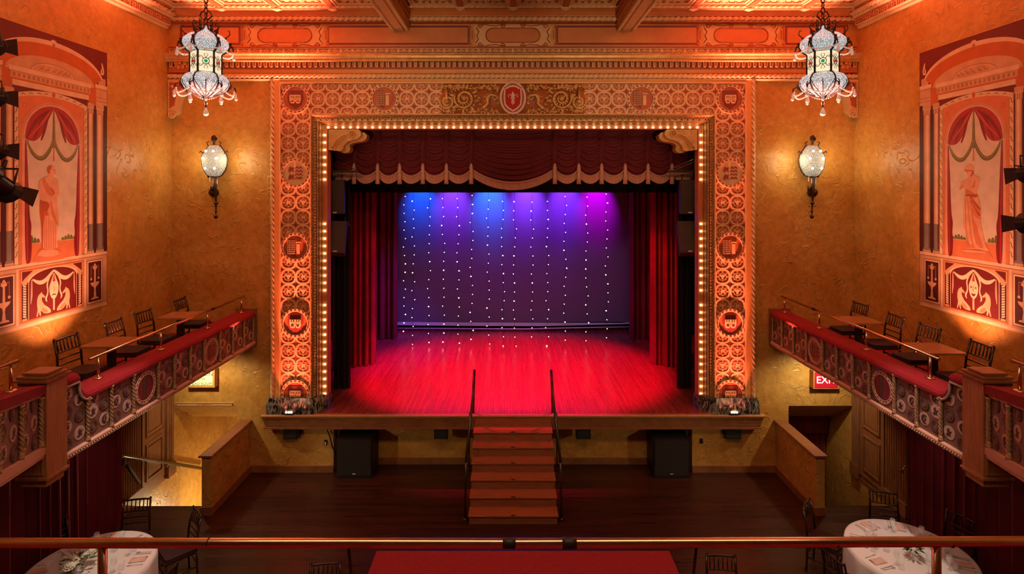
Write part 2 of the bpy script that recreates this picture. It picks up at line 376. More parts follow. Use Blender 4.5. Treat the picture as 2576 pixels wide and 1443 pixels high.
def arc(cx, cz, r, a0, a1, n=12, rz=None):
    rz = rz or r
    return [(cx+r*math.cos(math.radians(a0+(a1-a0)*i/n)), cz+rz*math.sin(math.radians(a0+(a1-a0)*i/n))) for i in range(n+1)]
def spiral(cx, cz, r0, r1, a0, turns, n=28):
    return [(cx+(r0+(r1-r0)*i/n)*math.cos(a0+turns*2*PI*i/n), cz+(r0+(r1-r0)*i/n)*math.sin(a0+turns*2*PI*i/n)) for i in range(n+1)]
def text(name, body, size, loc, rot, material, parent, extrude=.002, align='CENTER'):
    c = bpy.data.curves.new(name, 'FONT'); c.body = body; c.size = size; c.align_x = align; c.align_y = 'CENTER'; c.extrude = extrude
    c.materials.append(M[material] if isinstance(material, str) else material)
    o = bpy.data.objects.new(name, c); COL.objects.link(o); o.location = loc; o.rotation_euler = rot
    bpy.context.view_layer.update()
    me = bpy.data.meshes.new_from_object(o.evaluated_get(bpy.context.evaluated_depsgraph_get())); bpy.data.objects.remove(o)
    return put(name, me, parent, loc, rot)

# ================================================================== THE ROOM
WX = 6.965; YW = 11.2; TOPZ = 9.75; STZ = 1.24
OX = 5.63                                   # inner edge of the stair openings in the front wall
def side_wall(name, s):
    b = MB(); b.box(s*WX, s*(WX+.25), -5, 13.6, -2.2, TOPZ+.2); return struct(name, b, 'plaster')
wl = side_wall('wall_left', -1); wr = side_wall('wall_right', 1)
b = MB()
for s in (-1, 1):
    b.box(s*WX, s*OX, YW, YW+.14, 1.35, TOPZ)
    b.box(s*OX, s*3.66, YW, YW+.3, 0, 1.0); b.box(s*OX, s*4.0, YW, YW+.3, 1.0, TOPZ)
    b.box(s*OX, s*(OX-.14), YW+.3, 13.6, -2.2, 1.4)
b.box(-3.66, 3.66, YW+.33, YW+.5, 0, 1.0)
b.box(-4.0, 4.0, YW, YW+.3, 7.12, TOPZ)
wf = struct('wall_front', b, 'plaster')
b = MB(); b.box(-WX-.2, WX+.2, -5.2, -5, 0, TOPZ); struct('wall_back', b, 'plaster')
# stairwells behind the front wall: sloped soffit, far wall
for s in (-1, 1):
    b = MB(); b.prism([(YW+.004, 1.347), (YW+.8, .80), (YW+.8, .95), (YW+.2, 1.349)], s*WX, s*OX, 'x'); b.box(s*WX, s*OX, YW+.8, 13.6, .80, .95)
    b.box(s*WX, s*OX, 13.4, 13.6, -2.2, .95); b.box(s*WX, s*OX, 10, 13.6, -2.3, -2.2)
    b.box(s*(OX-.12), s*OX, 10.0, YW, -2.2, -.02); b.box(s*WX, s*OX, 9.9, 10.0, -2.2, -.2)
    struct('wall_stairwell_'+('left' if s < 0 else 'right'), b, 'plaster')
lamp('stairwell_lamp', 'POINT', (-6.0, 11.9, -1.2), None, (1, .84, .46), 60, .08)
# floor with the two stairwell holes
b = MB()
b.box(-WX, WX, -5, 10.0, -.2, 0); b.box(-OX+.1, OX-.1, 10.0, YW+.5, -.2, 0)
fl = struct('floor', b, 'floor')
# half walls guarding the stairs
for s, nm in ((-1, 'left'), (1, 'right')):
    b = MB(); b.box(s*5.36, s*5.52, 9.72, YW, 0, 1.03); hw = struct('wall_half_'+nm, b, 'plaster')
    c = MB(); c.prism([(s*5.32, 1.03), (s*5.56, 1.03), (s*5.56, 1.05), (s*5.55, 1.065), (s*5.33, 1.065), (s*5.32, 1.05)], 9.68, YW, 'y'); c.build('wall_cap', 'wood', hw)
    c = MB(); c.box(s*5.335, s*5.36, 9.70, YW, 0, .14); c.box(s*5.36, s*5.54, 9.70, 9.72, 0, .14); c.build('skirting_board', 'wood', hw)
# skirting along the front wall
b = MB()
for s in (-1, 1): b.box(s*5.36, s*3.66, YW-.025, YW, 0, .13)
b.box(-3.66, 3.66, YW+.305, YW+.33, 0, .13); struct('baseboard_front', b, 'wood')
for s, nm in ((-1, 'left'), (1, 'right')):
    b = MB(); b.box(s*WX, s*(WX-.03), 9.3, 11.2, -.02, .12); struct('baseboard_'+nm, b, 'wood')

# ------------------------------------------------------------------ ceiling
b = MB(); b.box(-WX-.2, WX+.2, -5, YW+.3, TOPZ, TOPZ+.2); cl = struct('ceiling', b, 'buff')
RB = 9.37                                    # underside of the ribs
xs_c = [-2.08, -1.04, 0, 1.04, 2.08]; xs_s = [2.47, 3.58, 4.69, 5.80, 6.80]
rowY = [10.92, 9.86, 8.80, 7.74]
def coffer_mesh(wd, dp):
    c = MB(); hx, hy = wd/2-.075, dp/2-.075
    c.box(-hx-.08, hx+.08, -hy-.08, hy+.08, .075, .10)
    for k, (g, z) in enumerate(((0, .02), (.05, .045))):        # stepped moulded frame
        c.ring([(hx+.02-g, hy+.02-g), (-hx-.02+g, hy+.02-g), (-hx-.02+g, -hy-.02+g), (hx+.02-g, -hy-.02+g)],
               [(hx-.03-g, hy-.03-g), (-hx+.03+g, hy-.03-g), (-hx+.03+g, -hy+.03+g), (hx-.03-g, -hy+.03+g)], .08, z, 'z', 0)
    for i in range(8):                                          # leafy scrolls around a rosette
        a = PI/4*i; r = .30
        sp = spiral(.29*math.cos(a)*hx/.45, .29*math.sin(a)*hy/.45, .025, .085, a, 1.4, 14)
        c.tube([(x, y, .068) for x, y in sp], .016, 4)
    for i in range(10):
        a = 2*PI*i/10; c.ball((.11*math.cos(a), .11*math.sin(a), .068), .045, 6, 0, (1, 1, .5))
    c.ball((0, 0, .06), .06, 8)
    for i in range(20):
        t = i/20*4; k = int(t); q = t-k; e = ((-1+2*q, -1), (1, -1+2*q), (1-2*q, 1), (-1, 1-2*q))[k]
        c.ball((e[0]*(hx-.12), e[1]*(hy-.12), .068), .035, 5, 1)
    return c.mesh('coffer_panel', ['cream', 'rust'])
cm_c = coffer_mesh(1.04, 1.06); cm_s = coffer_mesh(1.11, 1.06); cm_e = coffer_mesh(1.0, 1.06)
for j in range(3):
    yc = (rowY[j]+rowY[j+1])/2
    for i in range(4): put('coffer_panel', cm_c, cl, ((xs_c[i]+xs_c[i+1])/2, yc, RB))
    for s in (-1, 1):
        for i in range(4): put('coffer_panel', cm_e if i == 3 else cm_s, cl, (s*(xs_s[i]+xs_s[i+1])/2, yc, RB))
for j in range(4):                            # ribs across, with rope edges
    r = MB(); r.box(-WX, WX, rowY[j]-.06, rowY[j]+.06, RB, RB+.3); r.build('rib', 'orange', cl)
    r = MB()
    for dy in (-.075, .075): r.twist((-WX, rowY[j]+dy, RB+.01), (WX, rowY[j]+dy, RB+.01), .032, .12, 3, 14, .42, 8)
    r.build('rope_moulding', 'cream', cl, True)
for x in [*xs_c, *xs_s, *[-q for q in xs_s]]:
    if abs(x) in (2.08, 2.47): continue
    r = MB(); r.box(x-.06, x+.06, 7.7, 10.9, RB-.005, RB+.3); r.build('rib', 'rust', cl)
    r = MB(); r.box(x-.085, x+.085, 10.83, 10.99, RB-.04, RB+.02); r.ball((x, 10.91, RB-.04), .06, 8, 0, (1, 1, .4)); r.build('boss', 'cream', cl)
for s in (-1, 1):                             # the two large beams
    r = MB(); r.box(s*2.10, s*2.46, 3, 11.12, 8.98, TOPZ); bm = r.build('beam', 'buff', cl)
    r = MB()
    r.box(s*2.20, s*2.36, 3, 11.1, 8.965, 8.985); r.build('soffit_panel', 'cream', bm)
    r = MB()
    for x in (s*2.135, s*2.425):
        for k in range(110): r.ball((x, 11.09-k*.05, 8.975), .032, 5, 0, (1.2, .8, .7))
    r.build('leaf_moulding', 'cream', bm)
    r = MB(); r.box(s*2.08, s*2.48, 3, 11.1, 9.05, 9.08); r.box(s*2.06, s*2.50, 3, 11.05, 9.30, 9.42); r.box(s*2.07, s*2.49, 3, 11.05, 9.2, 9.23); r.build('beam_moulding', 'orange', bm)

# ------------------------------------------------------------------ front cornice and frieze
b = MB(); b.box(-WX, WX, 11.14, 11.2, 8.64, 9.42); t1 = struct('trim_1', b, 'buff')
def xprof(poly, name, mm, parent, sm=False): c = MB(); c.prism(poly, -WX, WX, 'x'); return c.build(name, mm, parent, sm)
xprof([(11.2, 9.42), (10.90, 9.42), (10.90, 9.36), (10.92, 9.355), (10.97, 9.32), (11.02, 9.26), (11.03, 9.24), (11.2, 9.24)], 'cove_moulding', 'orange', t1)
xprof([(11.14, 9.255), (11.03, 9.255), (11.03, 9.245), (11.05, 9.235), (11.05, 9.155), (11.03, 9.145), (11.03, 9.13), (11.14, 9.12)], 'crown_band', 'rust', t1)
c = MB(); c.twist((-WX, 11.045, 9.195), (WX, 11.045, 9.195), .050, .115, 3, 14, .42, 8); c.build('rope_moulding', 'cream', t1, True)
xprof([(11.15, 8.655), (11.10, 8.655), (11.10, 8.635), (11.12, 8.63), (11.12, 8.50), (11.09, 8.49), (11.15, 8.48)], 'pattern_band', 'rust', t1)
c = MB()                                      # small flower-and-link pattern of the band
nb = 60; pb = 2*WX/nb
for i in range(nb):
    x = -WX+pb*(i+.5)
    c.ring(circ(.036, 10, (x, 8.565)), circ(.020, 10, (x, 8.565)), 11.122, 11.108); c.ball((x, 11.115, 8.565), .012, 5)
    for d in (-1, 1):
        c.ring(circ(.026, 8, (x+d*.07, 8.55)), circ(.014, 8, (x+d*.07, 8.55)), 11.122, 11.110)
        c.box(x+d*.036, x+d*.05, 11.11, 11.122, 8.56, 8.575); c.box(x+d*.095, x+d*.105, 11.11, 11.122, 8.515, 8.61)
    c.box(x-pb/2, x+pb/2, 11.108, 11.122, 8.612, 8.625); c.box(x-pb/2, x+pb/2, 11.108, 11.122, 8.505, 8.515)
    c.box(x-pb/2-.012, x-pb/2+.012, 11.108, 11.122, 8.53, 8.60)
c.build('link_pattern', 'cream', t1)
xprof([(11.15, 8.49), (10.93, 8.49), (10.92, 8.475), (10.93, 8.455), (10.955, 8.44), (10.965, 8.40), (10.99, 8.37), (10.98, 8.36), (10.98, 8.34), (11.0, 8.33), (11.15, 8.33)], 'cyma_moulding', 'gold', t1)
xprof([(11.15, 8.335), (11.09, 8.335), (11.09, 8.20), (11.11, 8.19), (11.11, 8.115), (11.15, 8.10)], 'dentil_band', 'rust', t1)
c = MB()                                      # one U shaped dentil, copied along the band
U = [(-.030, .055), (-.030, -.03), (-.018, -.050), (.018, -.050), (.030, -.03), (.030, .055)]
V = [(-.018, .055), (-.018, -.022), (-.010, -.036), (.010, -.036), (.018, -.022), (.018, .055)]
c.ring(U, V, .0, -.05); c.prism(V, .005, -.028, 'y', 1)
dm = c.mesh('dentil', ['cream', 'orange'])
nd = 124; pd_ = 2*(WX-.02)/nd
for i in range(nd): put('dentil', dm, t1, (-WX+.02+pd_*(i+.5), 11.09, 8.275))
c = MB()
for i in range(nd): c.box(-WX+.02+pd_*i-.018, -WX+.02+pd_*i+.018, 11.06, 11.09, 8.245, 8.325)
c.build('dentil_gaps', 'maroon', t1)
xprof([(11.15, 8.215), (11.105, 8.215), (11.10, 8.20), (11.105, 8.12), (11.15, 8.12)], 'plain_fascia', 'buff', t1)
xprof([(11.2, 8.115), (11.11, 8.115), (11.11, 7.985), (11.2, 7.985)], 'rope_bed', 'rust', t1)
c = MB(); c.twist((-WX, 11.10, 8.052), (WX, 11.10, 8.052), .052, .10, 3, 14, .42, 8); c.build('rope_moulding', 'cream', t1, True)
xprof([(11.2, 8.0), (11.09, 8.0), (11.08, 7.99), (11.09, 7.975), (11.2, 7.97)], 'fillet', 'cream', t1)
# painted frieze panels and cartouches
def frieze_z(v): return PZ(v, 11.13)
def frieze_x(u): return PX(u, 11.13)
zt, zb = 9.085, 8.70
for x0, x1 in ((-6.75, -5.53), (-3.77, -.88), (.88, 3.77), (5.53, 6.75)):
    c = MB(); o = [(x0, zb), (x1, zb), (x1, zt), (x0, zt)]; g = .035
    c.ring(o, [(x0+g, zb+g), (x1-g, zb+g), (x1-g, zt-g), (x0+g, zt-g)], 11.14, 11.128); c.prism([(x0-.03, zb-.03), (x1+.03, zb-.03), (x1+.03, zt+.03), (x0-.03, zt+.03)], 11.14, 11.136, 'y', 1)
    c.build('painted_panel', ['maroon', 'orange'], t1)
def stadium(hx, hz, n=8):
    r = hz; return [(hx-r+r*math.cos(-PI/2+PI*i/n), r*math.sin(-PI/2+PI*i/n)) for i in range(n+1)]+[(-hx+r+r*math.cos(PI/2+PI*i/n), r*math.sin(PI/2+PI*i/n)) for i in range(n+1)]
c = MB()
c.ring(stadium(.56, .155), stadium(.535, .13), 0, -.012, 'y', 1); c.prism(stadium(.535, .13), 0, -.006, 'y', 2)
blob = [(-.80, -.17), (-.66, -.20), (-.3, -.22), (0, -.20), (.3, -.22), (.66, -.20), (.80, -.17), (.74, -.05), (.77, .06), (.80, .17), (.66, .20), (.3, .22), (0, .20), (-.3, .22), (-.66, .20), (-.80, .17), (-.77, .06), (-.74, -.05)]
c.prism(blob, .002, -.004, 'y', 0)
for i in range(40):
    st = stadium(.548, .142, 10); L = len(st); q = st[int(i*L/40) % L]
    c.ball((q[0], -.014, q[1]), .012, 4, 1)
for sx in (-1, 1):
    for sz in (-1, 1):
        for px, r in ((.66, .06), (.20, .05)):
            sp = spiral(sx*px, sz*.19, .012, r, (0 if sx > 0 else PI), 1.5*sz*sx, 16); c.tube([(x, -.006, z) for x, z in sp], .010, 4, 1)
        c.tube([(sx*.20, -.006, sz*.22), (sx*.35, -.006, sz*.185), (sx*.5, -.006, sz*.20), (sx*.60, -.006, sz*.235)], .009, 4, 1)
    c.tube([(sx*.76, -.006, -.16), (sx*.70, -.006, -.08), (sx*.73, -.006, 0), (sx*.69, -.006, .07), (sx*.75, -.006, .16)], .012, 4, 1)
    c.box(sx*.86, sx*.89, -.012, 0, -.11, .12, 1); c.box(sx*.815, sx*.835, -.010, 0, -.08, .10, 1)
    for sz in (-1, 1): c.prism(circ(.032, 10, (sx*.87, sz*.175)), 0, -.012, 'y', 1)
cart = c.mesh('cartouche', ['cream', 'rust', 'orange'])
for x in (-4.63, 0.0, 4.63): put('cartouche', cart, t1, (x, 11.138, 8.89))
# rosette blocks and arched corner brackets at the wall corners
for s in (-1, 1):
    c = MB(); x = s*6.70; c.box(x-.24, x+.24, 11.06, 11.14, 8.12, 8.50); c.build('corner_block', 'rust', t1)
    c = MB()
    for i in range(6): c.ball((x+.085*math.cos(PI/3*i), 11.05, 8.31+.085*math.sin(PI/3*i)), .055, 7, 0, (1, .5, 1))
    c.ball((x, 11.03, 8.31), .04, 8); c.build('rosette', 'orange', t1, True)
    pl = [(s*6.96, 7.97)]+[(s*(6.30), 7.97)]+[(s*(6.30+.46*math.sin(PI/2*q/8)), 7.90-.55*(1-math.cos(PI/2*q/8))) for q in range(9)]+[(s*6.78, 7.30), (s*6.96, 7.22)]
    c = MB(); c.prism(pl, 11.2, 11.06); c.build('corner_bracket', 'cream', t1)
    pl2 = [(s*6.92, 7.92), (s*6.50, 7.92)]+[(s*(6.50+.32*math.sin(PI/2*q/8)), 7.86-.40*(1-math.cos(PI/2*q/8))) for q in range(9)]+[(s*6.92, 7.40)]
    c = MB(); c.prism(pl2, 11.07, 11.05); c.build('bracket_panel', 'rust', t1)
    c = MB(); c.tube([(x2, 11.05, z2) for x2, z2 in spiral(s*6.86, 7.27, .015, .08, 0, 1.6*s)], .016, 5)
    for q in range(12): c.ball((s*6.95-s*.012, 11.05, 7.9-q*.045), .014, 4)
    for q in range(3): c.ball((s*(6.86-.02*q), 11.045, 7.84-.1*q), .03, 6)
    c.build('bracket_scroll', 'cream', t1)
# side cornices with a key pattern
for s, nm in ((-1, 'trim_2'), (1, 'trim_3')):
    c = MB(); c.prism([(s*WX, 8.98), (s*6.93, 8.98), (s*6.90, 9.0), (s*6.90, 9.04), (s*6.86, 9.05), (s*6.86, 9.19), (s*6.83, 9.20), (s*6.80, 9.22), (s*6.80, 9.34), (s*6.74, 9.37), (s*6.66, 9.44), (s*6.66, 9.75), (s*WX, 9.75)], 3, 11.0, 'y')
    t = struct(nm, c, 'cream')
    c = MB(); c.twist((s*6.79, 3, 9.28), (s*6.79, 11.0, 9.28), .052, .12, 3, 14, .42, 8); c.build('rope_moulding', 'cream', t, True)
    c = MB(); x0, x1 = s*6.862, s*6.850
    for k in range(26):
        y = 10.95-k*.24
        for (ya, yb, za, zb_) in ((0, .20, 9.165, 9.178), (0, .014, 9.065, 9.178), (0, .15, 9.065, 9.078), (.136, .15, 9.065, 9.135), (.06, .15, 9.122, 9.135), (.06, .074, 9.095, 9.135), (.19, .204, 9.065, 9.178), (.19, .24, 9.065, 9.078)):
            c.box(x0, x1, y-ya, y-yb, za, zb_)
    c.build('key_pattern', 'rust', t)

# ================================================================== PROSCENIUM
pro = thing('proscenium_arch', 'tall gilded arch of patterned tiles and carved mouldings framing the stage', 'arch', (0, 11.2, STZ))
AO, AI = 4.90, 3.94                          # outer edge, inner edge (bulb line at 3.88)
ATOP = 7.97
c = MB()                                      # backing board carrying tiles
for s in (-1, 1): c.box(s*4.86, s*4.06, 11.13, 11.2, STZ, ATOP)
c.box(-4.06, 4.06, 11.13, 11.2, 7.24, ATOP); c.build('backing_board', 'rust', pro)
c = MB()                                      # plain ochre border
for s in (-1, 1): c.box(s*4.83, s*4.715, 11.09, 11.14, STZ+.3, 7.925)
c.box(-4.83, 4.83, 11.09, 11.14, 7.925, ATOP+.01); c.build('plain_border', 'buff', pro)
c = MB()
for s in (-1, 1): c.box(s*4.718, s*4.70, 11.08, 11.14, STZ+.3, 7.905)
c.box(-4.718, 4.718, 11.08, 11.14, 7.905, 7.928)
for s in (-1, 1): c.box(s*4.10, s*4.085, 11.08, 11.14, STZ+.3, 7.275)
c.box(-4.10, 4.10, 11.08, 11.14, 7.275, 7.29); c.build('bright_fillet', 'cream', pro)
for s in (-1, 1):
    c = MB(); c.twist((s*4.865, 11.10, STZ+.32), (s*4.865, 11.10, ATOP+.03), .045, .115, 3, 14, .42, 8); c.build('rope_moulding', 'cream', pro, True)
# --- tiles
TP = .30
eagle = [(0, .055), (.012, .045), (.012, .03), (.03, .045), (.055, .05), (.05, .015), (.03, -.005), (.018, -.02), (.025, -.05), (.012, -.045), (0, -.06), (-.012, -.045), (-.025, -.05), (-.018, -.02), (-.03, -.005), (-.05, .015), (-.055, .05), (-.03, .045), (-.012, .03), (-.012, .045)]
beast = [(-.055, -.05), (-.035, -.02), (-.05, .0), (-.03, .02), (-.03, .05), (-.005, .055), (.0, .035), (.025, .035), (.045, .05), (.05, .02), (.04, -.005), (.055, -.03), (.04, -.05), (.025, -.03), (.01, -.015), (-.005, -.025), (-.015, -.055), (-.03, -.05), (-.025, -.03)]
def clip_low(poly, keep):                     # keep the lower (-1) or upper (+1) half of a 2-D polygon
    out = []; n = len(poly)
    for i in range(n):
        a, b2 = poly[i], poly[(i+1) % n]; ia, ib = a[1]*keep >= 0, b2[1]*keep >= 0
        if ia: out.append(a)
        if ia != ib: t = a[1]/(a[1]-b2[1]); out.append((a[0]+t*(b2[0]-a[0]), 0))
    return out
def tile_mesh(emb, half=0):
    c = MB(); h = TP/2
    lo, hi = (-h if half <= 0 else 0), (h if half >= 0 else 0)
    c.box(-h+.001, h-.001, -.012, .0, lo+(.001 if lo else 0), hi-(.001 if hi else 0), 1)
    def strip(o, i, d, m):
        n = len(o)
        for k in range(n):
            q = [o[k], o[(k+1) % n], i[(k+1) % n], i[k]]
            if half:
                q = clip_low(q, half)
                if len(q) < 3: continue
            c.prism(q, -.012, d, 'y', m)
    strip(rsq(h+.002, .11, 3), rsq(h-.030, .088, 3), -.019, 0)
    strip(circ(.080, 14), circ(.070, 14), -.017, 0)
    def blob2(p, d, m):
        if half: p = clip_low(p, half)
        if len(p) > 2: c.prism(p, -.012, d, 'y', m)
    blob2(emb, -.016, 0)
    for a in range(4):
        g = a*PI/2; blob2(circ(.016, 6, (.100*math.cos(g), .100*math.sin(g))), -.016, 0)
        g += PI/4; blob2([(.088*math.cos(g-.35), .088*math.sin(g-.35)), (.112*math.cos(g), .112*math.sin(g)), (.088*math.cos(g+.35), .088*math.sin(g+.35))], -.015, 2)
    for sx in (-1, 1):
        for sz in (-1, 1): blob2([(sx*h, sz*(h-.030)), (sx*(h-.012), sz*(h-.012)), (sx*(h-.030), sz*h), (sx*h, sz*h)], -.0135, 3)
    return c.mesh('tile', ['cream', 'rust', 'orange', 'maroon'])
tm = {(k, hf): tile_mesh(e, hf) for k, e in enumerate((eagle, beast)) for hf in (-1, 0, 1)}
zr0 = 7.595
n_t = 0
for s in (-1, 1):
    for ci, ax in enumerate((4.55, 4.25)):
        put('tile', tm[(ci % 2, -1)], pro, (s*ax, 11.13, zr0+TP))
        for k in range(21):
            z = zr0-k*TP
            if z < 1.5: break
            put('tile', tm[((k+ci+(s > 0)) % 2, 0)], pro, (s*ax, 11.13, z)); n_t += 1
    for ci in range(9):
        ax = 3.95-ci*TP
        put('tile', tm[(ci % 2, -1)], pro, (s*ax, 11.13, zr0+TP)); put('tile', tm[((ci+1) % 2, 0)], pro, (s*ax, 11.13, zr0)); put('tile', tm[(ci % 2, 1)], pro, (s*ax, 11.13, zr0-TP))
# --- round medallions with shields
def medallion(kind):
    c = MB(); c.prism(circ(.275, 28), .0, -.012, 'y', 1 if kind != 'flat' else 0)
    c.ring(circ(.295, 28), circ(.240, 28), 0, -.026, 'y', 0)
    for i in range(20):
        a = 2*PI*i/20; c.T = Matrix.Translation((.267*math.cos(a), -.026, .267*math.sin(a))) @ Matrix.Rotation(-a, 4, 'Y'); c.box(-.012, .012, -.004, .004, -.022, .022, 3)
    c.T = None
    sh = [(-.15, .17), (.15, .17), (.16, .0), (.12, -.12), (0, -.20), (-.12, -.12), (-.16, .0)]
    if kind == 'mask':
        c.prism(sh, 0, -.020, 'y', 3)
        for dx, dn in ((-.055, 1), (.055, -1)):
            c.prism([(dx-.055, .08), (dx+.055, .08), (dx+.06, -.02), (dx+.03, -.09), (dx-.03, -.09), (dx-.06, -.02)], 0, -.032, 'y', 0)
            for ex in (-.022, .022): c.prism(circ(.013, 6, (dx+ex, .035)), 0, -.036, 'y', 3)
            c.prism([(dx-.03, -.035-.012*dn), (dx, -.045+.012*dn), (dx+.03, -.035-.012*dn), (dx+.02, -.065), (dx-.02, -.065)], 0, -.036, 'y', 3)
    elif kind == 'castle':
        c.prism([(-.16, .16), (0, .16), (0, -.19), (-.11, -.14), (-.16, -.03)], 0, -.020, 'y', 3)
        for i in range(5): c.box(-.15+.032*i, -.144+.032*i, -.026, 0, -.15+.02*abs(2-i)*.3, .15, 0)
        for i in range(7): c.box(-.155, 0, -.026, 0, .13-.042*i, .136-.042*i, 0)
        c.prism([(0, .16), (.16, .16), (.16, -.03), (.11, -.14), (0, -.19)], 0, -.018, 'y', 2); c.box(.03, .095, -.030, 0, -.13, .07, 0); c.box(.02, .12, -.030, 0, .09, .115, 0)
    else:
        for dz in (.07, -.08):
            c.prism([(-.15+x*1.1+.06, dz+z*1.1) for x, z in beast], 0, -.024, 'y', 3)
        for i in range(4):
            z = .11-i*.07; pts = [(.0, z), (.035, z+.03), (.07, z), (.105, z+.03), (.14, z)]
            c.prism(pts+[(x, zz-.028) for x, zz in pts[::-1]], 0, -.024, 'y', 3)
        c.prism(circ(.235, 24), 0, -.016, 'y', 0)
    return c.mesh('medallion', ['cream', 'rust', 'rust', 'maroon'])
md = {k: medallion(k) for k in ('mask', 'castle', 'beast')}
for s in (-1, 1):
    for x, z, k in ((4.40, 7.595, 'mask'), (2.60, 7.595, 'castle'), (4.40, PZ(435, 11.1), 'beast'), (4.40, PZ(622, 11.1), 'castle'), (4.40, PZ(813, 11.1), 'mask'), (4.40, 1.62, 'mask')):
        put('medallion', md[k], pro, (s*x, 11.13-.016, z))
# --- inner carved mouldings (leaf band, ribbed band, bulb strip), mitred at the corners
def frame_sweep(prof, name, mm, sm=False):
    """prof: list of (inset, y); inset grows towards the opening"""
    c = MB(); k = len(prof); vs = []
    for px, pz in ((-1, 0), (-1, 1), (1, 1), (1, 0)):
        for d, y in prof: vs.append((px*(4.085-d), y, (STZ+.28) if pz == 0 else 7.275-d))
    fs = []
    for i in range(3):
        for q in range(k-1): fs.append((i*k+q, i*k+q+1, (i+1)*k+q+1, (i+1)*k+q))
    c.add(vs, fs); return c.build(name, mm, pro, sm)
frame_sweep([(0, 11.2), (0, 11.07), (.012, 11.06), (.025, 11.07), (.035, 11.10), (.085, 11.15), (.095, 11.14), (.105, 11.15)], 'leaf_band', 'gold_dark')
frame_sweep([(.105, 11.15), (.112, 11.13), (.122, 11.13), (.128, 11.16), (.135, 11.19), (.145, 11.18), (.150, 11.20), (.165, 11.24), (.170, 11.27), (.178, 11.25), (.185, 11.27)], 'ribbed_band', 'gold')
frame_sweep([(.185, 11.27), (.19, 11.30), (.26, 11.31), (.265, 11.34), (.265, 11.52)], 'bulb_strip', 'orange')
c = MB()                                       # carved leaves on the band
def leaf_at(x, z, vert):
    for q in (-1, 1):
        c.ball((x+(q*.018 if vert else 0), 11.115, z+(0 if vert else q*.018)), .022, 5, 0, (1.3 if not vert else 1, .5, 1.3 if vert else 1))
for s in (-1, 1):
    for k in range(92): leaf_at(s*4.025, 1.6+k*.061, True)
for k in range(132): leaf_at(-4.0+k*.061, 7.215, False)
lo = c.build('leaf_carving', 'gold_dark', pro); lo['kind'] = 'stuff'
c = MB()                                       # scalloped edge of the top band
for k in range(66): c.prism(arc(-3.96+k*.12, 7.20, .05, 180, 360, 6), 11.15, 11.125)
lo = c.build('scallop_edge', 'cream', pro); lo['kind'] = 'stuff'
# --- marquee bulbs
c = MB(); c.ball((0, 0, 0), .024, 6); bm_ = c.mesh('marquee_bulb', 'bulb', True)
for k in range(51): put('marquee_bulb', bm_, pro, (-3.80+k*.152, 11.29, 7.04))
for s in (-1, 1):
    for k in range(36):
        z = 6.88-k*.152
        if 5.20 < z < 5.95 or k == 22: continue     # bulbs hidden or missing beside the upper loudspeaker
        put('marquee_bulb', bm_, pro, (s*3.868, 11.29, z))
# --- corner corbels
S_out = [(0, 0), (.62, 0), (.66, -.04), (.67, -.10), (.64, -.16), (.58, -.20), (.50, -.22), (.40, -.25), (.34, -.30), (.31, -.34), (.30, -.40), (.26, -.44), (.20, -.45), (.14, -.43), (0, -.42)]
for s in (-1, 1):
    x0 = s*3.80; sg = -s
    cb = MB(); cb.prism([(x0+sg*x, 7.0+z) for x, z in S_out], 11.30, 11.55); co = cb.build('corbel', 'gold', pro)
    cb = MB()
    for dz, r in ((0, .020), (-.05, .018), (-.10, .016)):
        pth = [(.10, -.36), (.12, -.30), (.17, -.22), (.25, -.15), (.36, -.10), (.46, -.08)]
        cb.tube([(x0+sg*(x+.25*dz*-1.2), 11.29, 7.0+z+dz*(.9-x)) for x, z in pth], r, 6)
    for px, pz, r in ((.50, -.09, .07), (.10, -.38, .045)):
        cb.ring(circ(r, 16, (x0+sg*px, 7.0+pz)), circ(r*.7, 16, (x0+sg*px, 7.0+pz)), 11.30, 11.265); cb.ball((x0+sg*px, 11.285, 7.0+pz), r*.4, 8)
    cb.build('scroll_bead', 'gold', co, True)
    cb = MB(); cb.prism([(x0+sg*x, 7.0+z) for x, z in [(.58, -.02), (.70, -.05), (.75, -.11), (.73, -.18), (.66, -.23), (.55, -.25), (.44, -.27), (.38, -.32), (.40, -.40), (.36, -.46), (.28, -.48), (.20, -.46)]], 11.48, 11.72); cb.build('scroll_depth', 'gold', co)
# --- marble plinths
for s in (-1, 1):
    cb = MB(); P = [(s*4.96, 11.2), (s*4.96, 11.02), (s*4.08, 11.02), (s*3.95, 11.08), (s*3.82, 11.24), (s*3.80, 11.55), (s*4.3, 11.55), (s*4.3, 11.2)]
    P2 = [(s*4.93, 11.2), (s*4.93, 11.05), (s*4.09, 11.05), (s*3.99, 11.10), (s*3.86, 11.26), (s*3.84, 11.55), (s*4.3, 11.55), (s*4.3, 11.2)]
    n = len(P); cb.add([(x, y, STZ) for x, y in P]+[(x, y, STZ+.20) for x, y in P]+[(x, y, STZ+.32) for x, y in P2], [(i, (i+1) % n, n+(i+1) % n, n+i) for i in range(n)]+[(n+i, n+(i+1) % n, 2*n+(i+1) % n, 2*n+i) for i in range(n)]+[tuple(range(2*n, 3*n))])
    cb.build('marble_plinth', 'marble', pro)
